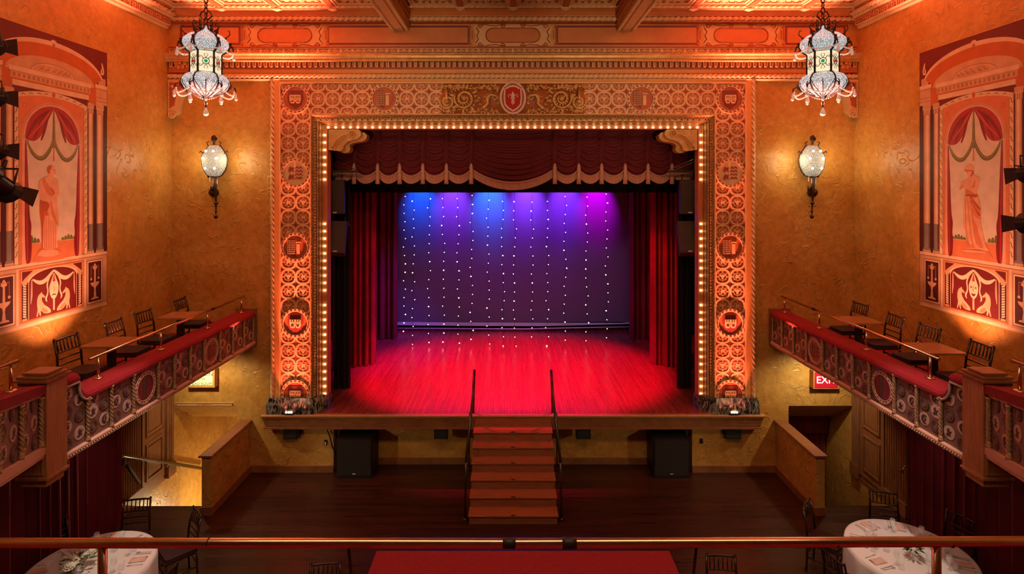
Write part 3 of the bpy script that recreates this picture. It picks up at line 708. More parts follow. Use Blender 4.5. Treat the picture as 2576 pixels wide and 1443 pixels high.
# --- central scrollwork relief with the fleur shield
rel = MB()
rel.box(-1.44, 1.44, 11.11, 11.14, 7.295, 7.90, 1)
for s in (-1, 1):
    for cx_, cz_, R, r0 in ((.98, .595, .21, .03), (1.33, .53, .15, .02)):
        rel.tube([(s*(cx_+x), 11.085, 7.0+cz_+z) for x, z in spiral(0, 0, r0, R, .5, 2.0, 34)], .027, 6)
        for i in range(14):
            a = 2*PI*i/14; rel.ball((s*(cx_+R*.62*math.cos(a)), 11.08, 7.0+cz_+R*.62*math.sin(a)), .028, 5, 0, (1, .8, 1))
        rel.ball((s*cx_, 11.05, 7.0+cz_), .060, 8)
    for i in range(9):                         # acanthus tongues
        a = .3+i*.75; R = .26
        px, pz = s*(.98+R*math.cos(a)), 7.595+R*.95*math.sin(a)
        rel.T = Matrix.Translation((px, 11.09, max(7.34, min(7.86, pz)))) @ Matrix.Rotation(-a*s, 4, 'Y'); rel.ball((0, 0, 0), .06, 6, 0, (1.5, .4, .5)); rel.T = None
    pth = [(.25, .60), (.36, .66), (.46, .68), (.52, .60), (.50, .50), (.58, .42), (.68, .36)]
    rel.tube([(s*x, 11.085, 7.0+z) for x, z in pth], .035, 6, rs=[.02, .03, .04, .045, .04, .035, .02])
    rel.ball((s*.46, 11.08, 7.79), .06, 8); rel.ball((s*.36, 11.09, 7.81), .035, 6); rel.ball((s*.5, 11.08, 7.62), .05, 8, 0, (1, .6, 1.4))   # small winged supporter
    rel.tube([(s*1.33, 11.07, 7.50), (s*1.335, 11.06, 7.66), (s*1.345, 11.07, 7.80)], .028, 6, rs=[.045, .03, .02]); rel.ball((s*1.345, 11.08, 7.845), .04, 8)
    for dx, dz, a in ((1.12, .80, .6), (1.16, .78, 1.2), (1.20, .80, 1.9), (1.06, .82, .2), (1.24, .83, 2.4)):
        rel.T = Matrix.Translation((s*dx, 11.09, 7.0+dz)) @ Matrix.Rotation(-a*s, 4, 'Y'); rel.ball((0, 0, 0), .05, 6, 0, (1.4, .5, .4)); rel.T = None
    random.seed(3)
    for i in range(190):
        x = random.uniform(.28, 1.46); z = random.choice((random.uniform(7.31, 7.40), random.uniform(7.80, 7.88), random.uniform(7.33, 7.85)))
        a = random.uniform(0, 6.28); rel.T = Matrix.Translation((s*x, 11.098, z)) @ Matrix.Rotation(a, 4, 'Y'); rel.ball((0, 0, 0), random.uniform(.022, .045), 5, 0, (1.7, .55, .6)); rel.T = None
rel.build('scrollwork_relief', ['gold', 'rust'], pro, True)
c = MB()
oval = circ(.265, 28, (0, 7.60), 0, .33); c.ring(oval, circ(.225, 28, (0, 7.60), 0, .29), 11.10, 11.0, 'y', 0)
c.prism(circ(.24, 28, (0, 7.60), 0, .30), 11.10, 11.045, 'y', 1)
shp = [(-.175, .22), (-.14, .20), (-.09, .24), (0, .255), (.09, .24), (.14, .20), (.175, .22), (.185, 0), (.17, -.14), (.10, -.22), (0, -.28), (-.10, -.22), (-.17, -.14), (-.185, 0)]
c.ring([(x*1.0, 7.6+z) for x, z in shp], [(x*.84, 7.6+z*.86) for x, z in shp], 11.05, 11.0, 'y', 0); c.prism([(x*.9, 7.6+z*.9) for x, z in shp], 11.05, 11.02, 'y', 2)
c.ball((0, 11.02, 7.92), .07, 8, 0, (1.5, .6, .6))
sh_o = c.build('shield', ['pinktrim', 'rust', 'shield'], pro)
c = MB()
c.prism([(0, 7.73), (.028, 7.68), (.018, 7.62), (0, 7.60), (-.018, 7.62), (-.028, 7.68)], 11.02, 11.005)
for q in (-1, 1):
    c.tube([(q*x, 11.01, 7.6+z) for x, z in [(.02, .0), (.035, .05), (.06, .07), (.09, .06), (.095, .03), (.08, .01)]], .012, 5)
    c.tube([(q*.018, 11.01, 7.58), (q*.03, 11.01, 7.52), (q*.022, 11.01, 7.48)], .009, 5)
c.box(-.05, .05, 11.0, 11.02, 7.583, 7.600); c.prism([(-.012, 7.58), (.012, 7.58), (.015, 7.50), (0, 7.45), (-.015, 7.50)], 11.02, 11.005)
c.build('fleur', 'pinktrim', sh_o)

# ================================================================== STAGE
b = MB()
b.box(-5.0, 5.0, 11.06, 11.2, STZ-.05, STZ); b.box(-4.0, 4.0, 11.2, 11.5, STZ-.05, STZ); b.box(-6.4, 6.4, 11.5, 18.2, STZ-.05, STZ)
sf = struct('floor_stage', b, 'stage')
b = MB(); b.prism([(10.985, STZ-.035), (10.985, STZ-.01), (11.0, STZ+.002), (11.065, STZ+.002), (11.065, STZ-.05), (11.0, STZ-.05)], -5.05, 5.05, 'x'); b.build('stage_nosing', 'oak', sf)
b = MB(); b.add([(-5.04, 11.01, STZ-.05), (5.04, 11.01, STZ-.05), (4.97, 11.03, .99), (-4.97, 11.03, .99), (-5.04, 11.2, STZ-.05), (5.04, 11.2, STZ-.05), (4.97, 11.2, .99), (-4.97, 11.2, .99)],
    [(0, 1, 2, 3), (1, 5, 6, 2), (4, 0, 3, 7), (3, 2, 6, 7)]); b.build('stage_fascia', 'wood', sf)
b = MB(); b.box(-5.0, 5.0, 11.0, 11.6, .955, .99); b.box(-4.98, 4.98, 11.02, 11.05, 1.02, 1.035); b.box(-5.02, 5.02, 11.0, 11.03, STZ-.075, STZ-.05); b.build('fascia_moulding', 'wood', sf)
# stage house: black side, back and top walls
b = MB(); b.box(-6.6, -6.4, 11.5, 18.4, STZ, 9.7); b.box(6.4, 6.6, 11.5, 18.4, STZ, 9.7); b.box(-6.6, 6.6, 18.2, 18.4, STZ, 9.7); b.box(-6.6, 6.6, 11.5, 18.4, 9.5, 9.7)
b.box(-6.4, -3.93, 11.5, 11.54, STZ, 9.5); b.box(3.93, 6.4, 11.5, 11.54, STZ, 9.5)
struct('wall_stage_house', b, 'black')

# ------------------------------------------------------------------ drapery
def curtain(name, label, cat, x0, x1, y, z0, z1, folds, amp, mm, group=None, seed=1, y1=None, flare=.15, axis='x'):
    rnd = random.Random(seed); ph = [rnd.uniform(-.5, .5) for _ in range(6)]
    y1 = y if y1 is None else y1
    def fn(u, t):
        k = folds*(u+.012*math.sin(7*u*PI+ph[0])+.006*math.sin(19*u+ph[1]*6))
        a = amp*(.75+.35*math.sin(5.3*u*PI+ph[2]*5))*(1-flare+flare*2*t)
        w_ = math.cos(2*PI*k); d = a*(abs(w_)**.8*(1 if w_ > 0 else -1))
        sx = a*.35*math.sin(4*PI*k)
        p = x0+(x1-x0)*u; q = y+(y1-y)*u
        z = z1+(z0-z1)*t
        return (p+sx, q+d, z) if axis == 'x' else (q+d, p+sx, z)
    m = MB(); m.grid(fn, int(folds*10), 10)
    o = m.build(name, mm, None, True); return tag(o, label, cat, group)
G = 'stage side curtains'
for s, nm in ((-1, 'left'), (1, 'right')):
    curtain('black_leg_curtain', 'narrow black leg curtain just inside the %s proscenium jamb' % nm, 'curtain', s*4.05, s*PX(880 if s < 0 else 1704, 12.45)*s, 12.45, STZ+.01, 6.6, 5, .05, 'blackcloth', 'black leg curtains', 11)
    xi = PX(945, 14.2) if s < 0 else PX(1640, 14.2)
    curtain('red_leg_curtain', 'crimson velvet leg curtain hanging behind the black leg, stage %s of photo' % nm, 'curtain', s*4.5, xi, 13.75, STZ+.01, 6.6, 7, .085, 'velvet', G, 21+s, 14.2)
    xi = PX(1000, 16.6) if s < 0 else PX(1584, 16.6)
    curtain('dark_leg_curtain', 'dark wine curtain beside the %s edge of the lit scrim' % nm, 'curtain', s*4.9, xi, 16.3, STZ+.01, 6.6, 8, .075, 'drape', G, 31+s, 16.6)
curtain('black_border', 'wide black border curtain hanging behind the red valance', 'curtain', -5.2, 5.2, 13.2, PZ(484, 13.2), 7.3, 26, .03, 'blackcloth', None, 5)
# scrim with hem
scr = thing('scrim', 'wide pale scrim lit blue and violet at the back of the stage', 'backdrop', (0, 17.6, STZ+.2))
m = MB(); m.grid(lambda u, t: (-3.76+7.52*u, 17.6+.012*math.sin(9*u*PI+3*t)+.02*math.sin(2.3*u*PI)*t, 6.4+(1.50-6.4)*t), 60, 24); m.build('cloth', 'scrim', scr, True)
m = MB(); m.prism([(-3.76, 1.50), (3.5, 1.47), (3.76, 1.50), (3.76, 1.44), (1.0, 1.37), (-1.0, 1.375), (-3.76, 1.40)], 17.585, 17.60); m.build('hem', 'hem', scr)
bk = MB(); bk.grid(lambda u, t: (-5.2+10.4*u, 17.95+.05*math.cos(60*u*PI), 6.6+(STZ+.01-6.6)*t), 240, 3); o = bk.build('rear_curtain', 'blackcloth', None, True); tag(o, 'black rear curtain showing as a dark strip under the scrim', 'curtain')
m = MB(); m.tube([(-3.76, 17.55, 1.31), (.4, 17.5, 1.30), (1.6, 17.5, 1.33), (3.85, 17.5, 1.37)], .022, 6); o = m.build('batten_pipe', 'hem', None, True); tag(o, 'pale batten pipe lying just above the floor below the scrim', 'pipe')

# ------------------------------------------------------------------ valance
val = thing('stage_valance', 'dark red swagged velvet valance with tassels and pale fringe above the stage', 'valance', (0, 11.9, 7.2))
YV = 12.1
tabs_u = [836, 893, 952, 1007, 1065, 1124, 1186, 1395, 1455, 1512, 1571, 1628, 1688, 1745]
tabs = [PX(u, YV) for u in tabs_u]
ZT = 7.15; ZTAB = PZ(424, YV)
def low(i, u):                                 # lower edge of swag i at fraction u
    big = i == 6; sag = .31 if big else .17
    if i in (0, 12): sag = .12
    return ZTAB-sag*(1-(2*u-1)**2)**.9
for i in range(13):
    x0, x1 = tabs[i], tabs[i+1]; nf = 8 if i != 6 else 11
    def fn(u, t, i=i, x0=x0, x1=x1, nf=nf):
        z = ZT+(low(i, u)-ZT)*(t**1.0)
        dip = 4*u*(1-u)
        z2 = ZT+t*(low(i, u)-ZT)-.16*dip*t*(1-t)*2
        fold = .035*math.sin(2*PI*(nf*t**.8)+.3*math.sin(i*2.1))*(.25+.75*dip**.6)*min(1, t*3)
        return (x0+(x1-x0)*u, YV-.10*dip*(.4+.6*t)-fold, z2)
    m = MB(); m.grid(fn, 14 if i != 6 else 30, nf*6); m.build('swag', 'valance', val, True)
    m = MB()                                   # fringe: separate strands under the edge
    n = max(16, int((x1-x0)/.014)); vs = []; fs = []
    for k in range(n+1):
        u = k/n; dip = 4*u*(1-u); y = YV-.10*dip-.01+(.012 if k % 2 else 0)
        zl = low(i, u); h = .165
        vs += [(x0+(x1-x0)*u, y, zl+.02), (x0+(x1-x0)*u, y-.004, zl-.015), (x0+(x1-x0)*u, y+.004, zl-h)]
    for k in range(n): fs += [(3*k, 3*k+3, 3*k+4, 3*k+1), (3*k+1, 3*k+4, 3*k+5, 3*k+2)]
    m.add(vs, fs); m.build('fringe', 'fringe', val)
    m = MB(); m.tube([(x0+(x1-x0)*k/14, YV-.10*4*(k/14)*(1-k/14)-.02, low(i, k/14)) for k in range(15)], .016, 6); m.build('fringe_braid', 'fringe', val, True)
for i in range(1, 13):
    x = tabs[i]
    m = MB(); m.grid(lambda u, t: (x-.055+.11*u+.008*math.sin(6*t), YV-.05-.035*math.sin(PI*u)+.008*math.sin(3*PI*u), ZT+(ZTAB-.02-ZT)*t), 8, 6); m.build('pleat', 'valance', val, True)
    m = MB(); m.lathe([(0, .10), (.022, .08), (.042, .0), (.042, -.10), (.034, -.13), (.046, -.15), (.050, -.36), (0, -.36)], 10, (x, YV-.08, ZTAB+.02)); m.build('tassel', 'fringe', val, True)

# ------------------------------------------------------------------ string lights
bul = MB(); bul.ball((0, 0, 0), .014, 8); bulm = bul.mesh('fairy_bulb', 'fairy', True)
# columns of the light curtain: x in the 2215-wide crop of the scrim, first bulb y, count of bulbs, last bulb y
strs = [(190, 80, 17, 1218), (268, 120, 17, 1328), (400, 100, 17, 1312), (520, 98, 17, 1308), (645, 98, 17, 1318), (760, 72, 17, 1286), (900, 112, 17, 1325), (1025, 122, 17, 1340), (1125, 125, 17, 1343), (1272, 128, 16, 1265), (1398, 122, 17, 1340), (1550, 80, 17, 1292), (1735, 86, 17, 1298), (1902, 60, 17, 1272)]
YS = 15.8
ordn = ['first', 'second', 'third', 'fourth', 'fifth', 'sixth', 'seventh', 'eighth', 'ninth', 'tenth', 'eleventh', 'twelfth', 'thirteenth', 'fourteenth']
for k, (cx_, y0, n, y1) in enumerate(strs):
    rnd = random.Random(k); x = PX(960+cx_/3.356, YS); z0 = PZ(470+y0/3.356, YS); z1 = PZ(470+y1/3.356, YS)
    th = thing('string_light', 'string of warm fairy bulbs before the scrim, %s from the photo\'s left side' % ordn[k], 'string light', (x, YS, z1-.02), 0, 'fairy light strings over the stage')
    pts = []; dz = (z0-z1)/(n-1)
    for j in range(n):
        px, pz = x+rnd.uniform(-.045, .045), z0-dz*j
        pts.append((px*.4+x*.6, YS+.025, pz)); put('fairy_bulb', bulm, th, (px, YS, pz), scale=(1,)*3 if rnd.random() < .8 else (1.35,)*3)
    m = MB(); m.tube([(x, YS+.02, 6.6)]+pts+[(pts[-1][0], YS+.02, z1-.03)], .004, 4); m.build('cord', 'black', th)

# ------------------------------------------------------------------ hung loudspeakers on brackets
def cabinet(s, u0, u1, v0, v1, Y, tilt, label, depth=.42):
    w_ = abs(PX(u1, Y)-PX(u0, Y)); h_ = abs(PZ(v1, Y)-PZ(v0, Y)); cx_ = (PX(u0, Y)+PX(u1, Y))/2; cz_ = (PZ(v0, Y)+PZ(v1, Y))/2
    t = thing('loudspeaker', label, 'loudspeaker', (cx_, Y, cz_-h_/2), 0, 'hung loudspeakers')
    T = Matrix.Translation((cx_, Y, cz_)) @ Matrix.Rotation(tilt, 4, 'X') @ Matrix.Rotation(-s*.10, 4, 'Z')
    m = MB(); m.T = T; P = [(-w_/2, 0), (w_/2, 0), (w_/2-.05, depth), (-w_/2+.05, depth)]; m.prism(P, -h_/2, h_/2, 'z'); m.build('cabinet', 'speaker', t)
    m = MB(); m.T = T; m.box(-w_/2+.02, w_/2-.02, -.012, 0, -h_/2+.03, h_/2-.03); m.build('grille', 'speaker', t)
    m = MB(); m.T = T; m.box(-.03, .05, -.018, -.010, -h_/2+.02, -h_/2+.045); m.build('badge', 'exit_w' if False else 'hem', t)
    m = MB(); m.T = T; m.box(-w_/2, w_/2, .02, depth-.05, h_/2, h_/2+.02); m.tube([(-.12, .2, h_/2+.01), (-.12, .2, h_/2+.14)], .012, 6); m.tube([(.12, .2, h_/2+.01), (.12, .2, h_/2+.14)], .012, 6); m.build('hanging_bracket', 'iron', t)
    return t
cabinet(-1, 818, 864, 454, 538, 11.75, 0, 'upper hung loudspeaker inside the left jamb of the arch')
cabinet(-1, 822, 868, 556, 636, 11.72, -.30, 'lower down-tilted hung loudspeaker inside the left jamb of the arch')
cabinet(1, 1712, 1758, 454, 538, 11.75, 0, 'upper hung loudspeaker inside the right jamb of the arch')
cabinet(1, 1708, 1754, 556, 636, 11.72, -.30, 'lower down-tilted hung loudspeaker inside the right jamb of the arch')
for s, nm in ((-1, 'left'), (1, 'right')):
    xa, xb = s*3.92, s*3.30; t = thing('speaker_bracket', 'dark metal bracket with stay wires above the %s hung loudspeakers' % nm, 'bracket', (xa, 11.72, 6.0), 0, 'speaker brackets')
    m = MB(); m.box(xa, xb, 11.70, 11.76, 6.12, 6.17); m.box(xa, s*3.86, 11.66, 11.80, 6.1, 6.75); m.build('arm', 'iron', t)
    m = MB(); m.tube([(s*3.88, 11.7, 6.42), (s*3.30, 11.73, 6.16)], .008, 5); m.tube([(s*3.88, 11.7, 6.36), (s*3.42, 11.73, 6.16)], .008, 5); m.build('stay_wire', 'chrome', t)

# ------------------------------------------------------------------ subwoofers, small fill speakers, cable
for s, nm in ((-1, 'left'), (1, 'right')):
    x = (PX(845, 10.95)+PX(937, 10.95))/2 if s < 0 else (PX(1643, 10.95)+PX(1735, 10.95))/2
    t = thing('subwoofer', 'black subwoofer standing on the floor under the %s part of the stage lip' % nm, 'subwoofer', (x, 11.2, 0), 0, 'subwoofers')
    m = MB(); m.T = Matrix.Translation((x, 11.22, 0)); m.prism(rsq(.27, .03, 2, .36), .0, .79, 'z'); m.build('cabinet', 'black', t)
    m = MB(); m.box(x-.33, x+.33, 10.935, 10.95, .06, .75); m.build('grille', 'grille', t)
    m = MB(); m.box(x-.03, x+.03, 10.930, 10.937, .09, .105); m.build('badge', 'hem', t)
for u0, u1, lab in ((712, 752, 'small dark fill speaker under the stage lip below the left uplight'), (1092, 1126, 'small dark fill speaker under the stage lip just left of the stairs'), (1450, 1486, 'small dark fill speaker under the stage lip just right of the stairs'), (1826, 1865, 'small dark fill speaker under the stage lip below the right uplight')):
    Y = 11.06; x0, x1 = PX(u0, Y), PX(u1, Y); zt_, zb_ = .955, PZ(1104, Y)
    t = thing('fill_speaker', lab, 'speaker', ((x0+x1)/2, Y, zb_), 0, 'fill speakers under the lip')
    m = MB(); cut = .04 if u0 == 712 else 0; m.prism([(x0, zt_), (x1, zt_), (x1, zb_+cut), (x1-cut, zb_), (x0, zb_)], Y, Y+.13); m.build('cabinet', 'black', t)
    m = MB(); m.box(x0+.02, x1-.02-cut, Y-.008, Y, zb_+.02, zt_-.02); m.build('grille', 'grille', t)
m = MB(); m.tube([(PX(820, 11.1), 11.1, .95), (PX(829, 11.12), 11.12, .78), (PX(836, 11.14), 11.14, .55), (PX(846, 11.15), 11.15, .38)], .012, 6); o = m.build('speaker_cable', 'black', None, True); tag(o, 'dark cable drooping from the stage lip to the left subwoofer', 'cable')
for u, v, lab in ((820, 1112, 'small metal outlet box on the wall beside the dangling cable'), (1764, 1108, 'small dark outlet on the wall between right subwoofer and right fill speaker')):
    x, z = PX(u, 11.19), PZ(v, 11.19); t = thing('wall_outlet', lab, 'outlet', (x, 11.2, z-.05), 0, 'wall outlets')
    m = MB(); m.box(x-.03, x+.03, 11.17, 11.2, z-.045, z+.045); m.build('plate', 'iron', t)
    m = MB(); m.box(x-.012, x+.012, 11.15, 11.17, z-.03, z+.02); m.build('plug', 'hem' if u < 1000 else 'black', t)

# ------------------------------------------------------------------ stage stairs
st = thing('stage_stairs', 'wooden stairs rising from the dark floor to the stage front', 'stairs', (0, 10.0, 0))
W2 = .76; Y0 = 9.46; TR = .252; RI = .175
xc = .0
for i in range(6):
    z = RI*(i+1)-.02; y = Y0+TR*i
    m = MB(); hw_ = W2+.015; m.prism([(y-.025, z-.025), (y-.025, z-.005), (y-.015, z), (y+TR+.01, z), (y+TR+.01, z-.028), (y-.02, z-.028)], xc-hw_, xc+hw_, 'x'); m.build('tread', 'step', st)
    m = MB(); m.box(xc-W2, xc+W2, y, y+.02, z-RI+(.0 if i else .02), z-.028); m.build('riser', 'step', st)
m = MB(); m.box(xc-W2, xc+W2, Y0+TR*6, Y0+TR*6+.02, RI*6-.02, STZ-.06); m.build('riser', 'step', st)
for s in (-1, 1):
    P = [(Y0+.02, 0)]
    for i in range(6): P += [(Y0+.02+TR*i, RI*(i+1)-.05), (Y0+.02+TR*(i+1), RI*(i+1)-.05)]
    P += [(Y0+TR*6+.02, 0)]
    m = MB(); m.prism(P, xc+s*(W2-.03), xc+s*W2, 'x'); m.build('stringer', 'step', st)
m = MB()
for i in range(6): m.prism([(-.04, RI*(i+1)-.02), (.04, RI*(i+1)-.02), (.03, RI*(i+1)-.012), (-.03, RI*(i+1)-.012)], Y0+TR*i-.028, Y0+TR*i+.0)
m.build('nosing_clip', 'chrome', st)
for s, nm, uT, uB in ((-1, 'left', 1180, 1167), (1, 'right', 1374, 1384)):
    x = s*(W2+.045)
    t = thing('stair_handrail', 'dark sloping handrail on the %s side of the stage stairs' % nm, 'handrail', (x, 10.1, 0), 0, 'stage stair handrails')
    top = (s*.78, 11.15, PZ(930, 11.15)); mid = (s*.79, 10.9, PZ(990, 10.9)); bot = (s*.83, 9.62, .98)
    m = MB(); m.tube([top, mid, bot], .026, 8); m.build('rail', 'mahog', t, True)
    m = MB(); m.tube([top, (s*.80, 11.12, STZ)], .022, 6); m.build('post', 'mahog', t, True)
    m = MB(); m.tube([bot, (s*.84, 9.60, .03)], .022, 6); m.lathe([(.05, 0), (.05, .02), (.02, .03)], 10, (s*.84, 9.60, 0)); m.build('post', 'mahog', t, True)
    m = MB(); m.tube([(s*.82, 10.35, 1.56), (s*.83, 10.35, .45)], .016, 6); m.ball((s*.83, 10.35, .5), .03, 6); m.build('post', 'mahog', t, True)

# ------------------------------------------------------------------ LED uplights
for s, nm, u in ((-1, 'left', 728), (1, 'right', 1846)):
    x = PX(u, 10.98+.06)
    t = thing('led_uplight', 'small glowing LED uplight on the stage lip before the %s marble plinth' % nm, 'uplight', (x, 10.95, STZ), 0, 'stage lip uplights')
    m = MB(); m.box(x-.10, x+.10, 11.0, 11.05, STZ, STZ+.03); m.prism([(10.985, STZ+.02), (11.045, STZ+.02), (11.045, STZ+.06), (10.985, STZ+.035)], x-.09, x+.09, 'x'); m.build('housing', 'black', t)
    m = MB()
    for q in (-.05, 0, .05): m.ball((x+q, 11.012, STZ+.052), .018, 8)
    m.build('lens', 'led', t, True)
for s, nm in ((-1, 'left'), (1, 'right')):
    t = thing('wall_uplight', 'small black uplight on the %s balcony floor beneath the mural' % nm, 'uplight', (s*6.28, 8.15, 2.84), 0, 'balcony uplights')
    m = MB(); m.lathe([(.07, 0), (.07, .03), (.05, .05), (.05, .08), (.045, .08), (.04, .06), (0, .06)], 12, (s*6.28, 8.15, 2.84)); m.build('housing', 'black', t, True)

# ================================================================== SIDE BALCONIES
BX = 5.27; BFL = 2.84
roun = {}
def roundel(kind):
    c = MB(); n = 18; r = .082
    c.prism(circ(r, n), .0, .006, 'z', 0 if kind != 'dark' else 2)
    if kind == 'bird':
        c.prism([(-.05, -.03), (-.02, -.015), (-.03, .03), (.0, .055), (.01, .02), (.045, .03), (.02, -.005), (.03, -.04), (0, -.03), (-.02, -.05)], 0, .010, 'z', 2)
    elif kind == 'moon':
        c.prism(arc(.012, 0, .058, 60, 300, 10)+arc(.035, 0, .046, 285, 75, 10), 0, .010, 'z', 2); c.prism([(.0, -.03), (.03, -.02), (.035, .02), (.015, .03), (.005, .0)], 0, .010, 'z', 2)
    else:
        for rr in (.066, .042): c.ring(circ(rr, 14), circ(rr-.008, 14), 0, .010, 'z', 1)
        c.prism([(-.02, -.02), (.015, -.025), (.03, .0), (.01, .03), (-.025, .015)], 0, .010, 'z', 1)
    return c.mesh('roundel', ['roundel', 'mauve', 'roundel_d'])
for k in ('bird', 'moon', 'dark'): roun[k] = roundel(k)
def big_medallion(kind):
    c = MB(); c.prism(circ(.205, 28), 0, .008, 'z', 1 if kind == 'stripe' else 2)
    c.ring(circ(.225, 28), circ(.215, 28), 0, .016, 'z', 0); c.ring(circ(.185, 28), circ(.175, 28), 0, .016, 'z', 0)
    for i in range(20):
        a = 2*PI*i/20; c.T = Matrix.Translation((.2*math.cos(a), .2*math.sin(a), .012)) @ Matrix.Rotation(a, 4, 'Z'); c.box(-.008, .008, -.018, .018, -.004, .004, 0); c.T = None
    if kind == 'stripe':
        c.prism([(-.13, -.11), (-.13, .11), (-.07, .15), (-.07, -.15)], 0, .012, 'z', 3); c.prism([(-.06, -.155), (-.06, .155), (.02, .165), (.02, -.165)], 0, .012, 'z', 4); c.prism([(.03, -.165), (.03, .165), (.11, .13), (.11, -.13)], 0, .011, 'z', 1)
    else:
        for q in range(3):
            z = .07-q*.07; P = [(.02, z), (.05, z+.03), (.08, z), (.11, z+.03)]; c.prism(P+[(x, y-.025) for x, y in P[::-1]], 0, .012, 'z', 3)
        for dz in (.06, -.06): c.prism([(x*1.1-.06, y*1.1+dz) for x, y in beast], 0, .012, 'z', 3)
    return c.mesh('shield_medallion', ['pinktrim', 'drape', 'mauve', 'maroon', 'roundel_d'])
bmed = {k: big_medallion(k) for k in ('stripe', 'beast')}
def colonnette_mesh(h):
    c = MB(); c.lathe([(.030, 0), (.030, .03), (.022, .04), (.026, .055), (.020, .065)], 10); c.lathe([(.020, h-.05), (.026, h-.04), (.022, h-.03), (.030, h-.02), (.030, h)], 10)
    c.twist((0, 0, .06), (0, 0, h-.045), .026, .05, 3, 12, .45, 7); return c.mesh('colonnette', 'colonnette', True)
colm = colonnette_mesh(.545); colm_t = colonnette_mesh(.80)
YCOL = [6.34, 6.75, 7.15, 7.57, 8.10, 8.49, 8.91, 9.31, 9.82, 10.27, 10.70, 11.13]
def onface(o, s):                               # roundels lie in the panel plane: local z -> towards the room
    return o
rnd = random.Random(4)
RAIL_Y0, RAIL_Y1 = 7.0, 11.08
for s, nm in ((-1, 'left'), (1, 'right')):
    bal = thing('side_balcony', 'carpeted side balcony with painted roundel panels along the %s wall' % nm, 'balcony', (s*6.1, 8.6, 2.6), 0, 'side balconies')
    rotm = (PI/2, 0, -PI/2) if s > 0 else (PI/2, 0, PI/2)
    fx = s*BX
    # slab and floor
    m = MB(); m.box(s*(BX+.04), s*(WX-.004), 6.25, YW-.004, 2.62, BFL); m.box(s*5.75, s*(WX-.004), 4.0, 6.25, 2.62, BFL); m.build('balcony_floor', 'carpet', bal)
    # lower moulding
    m = MB(); m.prism([(s*(BX+.05), 2.60), (s*(BX-.02), 2.60), (s*(BX-.035), 2.615), (s*(BX-.03), 2.64), (s*(BX-.045), 2.65), (s*(BX-.045), 2.675), (s*(BX-.02), 2.685), (s*(BX+.05), 2.685)], 6.2, 11.16, 'y'); m.build('lower_moulding', 'pinktrim', bal)
    m = MB()
    for k in range(120): m.ball((s*(BX-.04), 6.26+k*.041, 2.632), .013, 4)
    q_ = m.build('bead_row', 'colonnette', bal); q_['kind'] = 'stuff'
    # panels
    for i in range(len(YCOL)-1):
        y0, y1 = YCOL[i], YCOL[i+1]; zt_ = 3.20
        m = MB(); m.box(fx, s*(BX+.05), y0+.002, y1-.002, 2.685, zt_); pn = m.build('front_panel', 'mauve', bal)
        yc = (y0+y1)/2
        if i in (3, 7):
            put('shield_medallion', bmed['stripe' if i == 3 else 'beast'], pn, (fx, yc, 2.945), rotm)
            spots = [(y0+.07, 3.13, 'dark'), (y1-.07, 2.75, 'dark')]
        else:
            ph = (i % 2)
            spots = [(yc-.10, 2.76+.05*ph, 'dark'), (yc+.11, 2.83, 'moon' if ph else 'bird'), (yc-.10, 2.97+.03*ph, 'bird' if ph else 'moon'), (yc+.11, 3.04-.02*ph, 'dark'), (yc-.08, 3.16, 'moon') if ph else (yc-.10, 3.14, 'dark')]
            if i == 0: spots = [(y, z, k) for y, z, k in spots]+[(yc+.10, 3.24, 'bird'), (yc-.09, 3.36, 'moon')]
        for y, z, kd in spots:
            y = min(max(y, y0+.105), y1-.105)
            put('roundel', roun[kd], pn, (fx, y, z), rotm)
    m = MB()                                      # thin bright frames round the panels
    for i in range(1, len(YCOL)-1): m.box(s*(BX-.006), s*BX, YCOL[i]+.03, YCOL[i+1]-.03, 3.185, 3.197)
    m.box(s*(BX-.012), s*BX, 6.75, 11.13, 3.197, 3.21); m.box(s*(BX-.012), s*BX, 11.12, 11.14, 2.68, 3.2)
    m.build('panel_fillet', 'pinktrim', bal)
    for i, y in enumerate(YCOL[1:-1]): put('colonnette', colm, bal, (s*(BX-.022), y, 2.68))
    m = MB(); m.box(s*(BX-.05), s*(BX+.36), 11.135, 11.195, 2.60, 3.34); m.build('end_board', 'wood', bal)
    # red carpeted ledge with the raised, curved end
    prof = [(BX+.02, 3.20), (BX-.03, 3.20), (BX-.045, 3.215), (BX-.045, 3.25), (BX-.02, 3.285), (BX+.05, 3.31), (BX+.26, 3.315), (BX+.31, 3.30), (BX+.32, 3.27), (BX+.32, BFL)]
    ys = [6.22, 6.40, 6.56, 6.60]; dz = [.27, .27, .27, .27]
    for q in range(9):
        a = PI/2*q/8; ys.append(6.605+.19*(1-math.cos(a))); dz.append(.20*(1-math.sin(a)))
    ys += [6.9, 8, 9, 10, 11.135]; dz += [0, 0, 0, 0, 0]
    m = MB(); K = len(prof); vs = [(s*x, y, z+(d if x < BX+.319 or z > 3 else 0)) for y, d in zip(ys, dz) for x, z in prof]
    fs = [(i*K+q, i*K+q+1, (i+1)*K+q+1, (i+1)*K+q) for i in range(len(ys)-1) for q in range(K-1)]+[tuple(range(K)), tuple((len(ys)-1)*K+q for q in range(K))]
    m.add(vs, fs); m.build('carpeted_ledge', 'carpet', bal)
    m = MB()                                      # curved white trim below the raised end
    pts = [(6.36, 3.475), (6.60, 3.475)]+[(6.605+.19*(1-math.cos(PI/2*q/8)), 3.20+.20*(1-math.sin(PI/2*q/8))) for q in range(9)]
    m.tube([(s*(BX-.03), y, z-.012) for y, z in pts], .018, 6); m.build('curved_trim', 'roundel', bal, True)
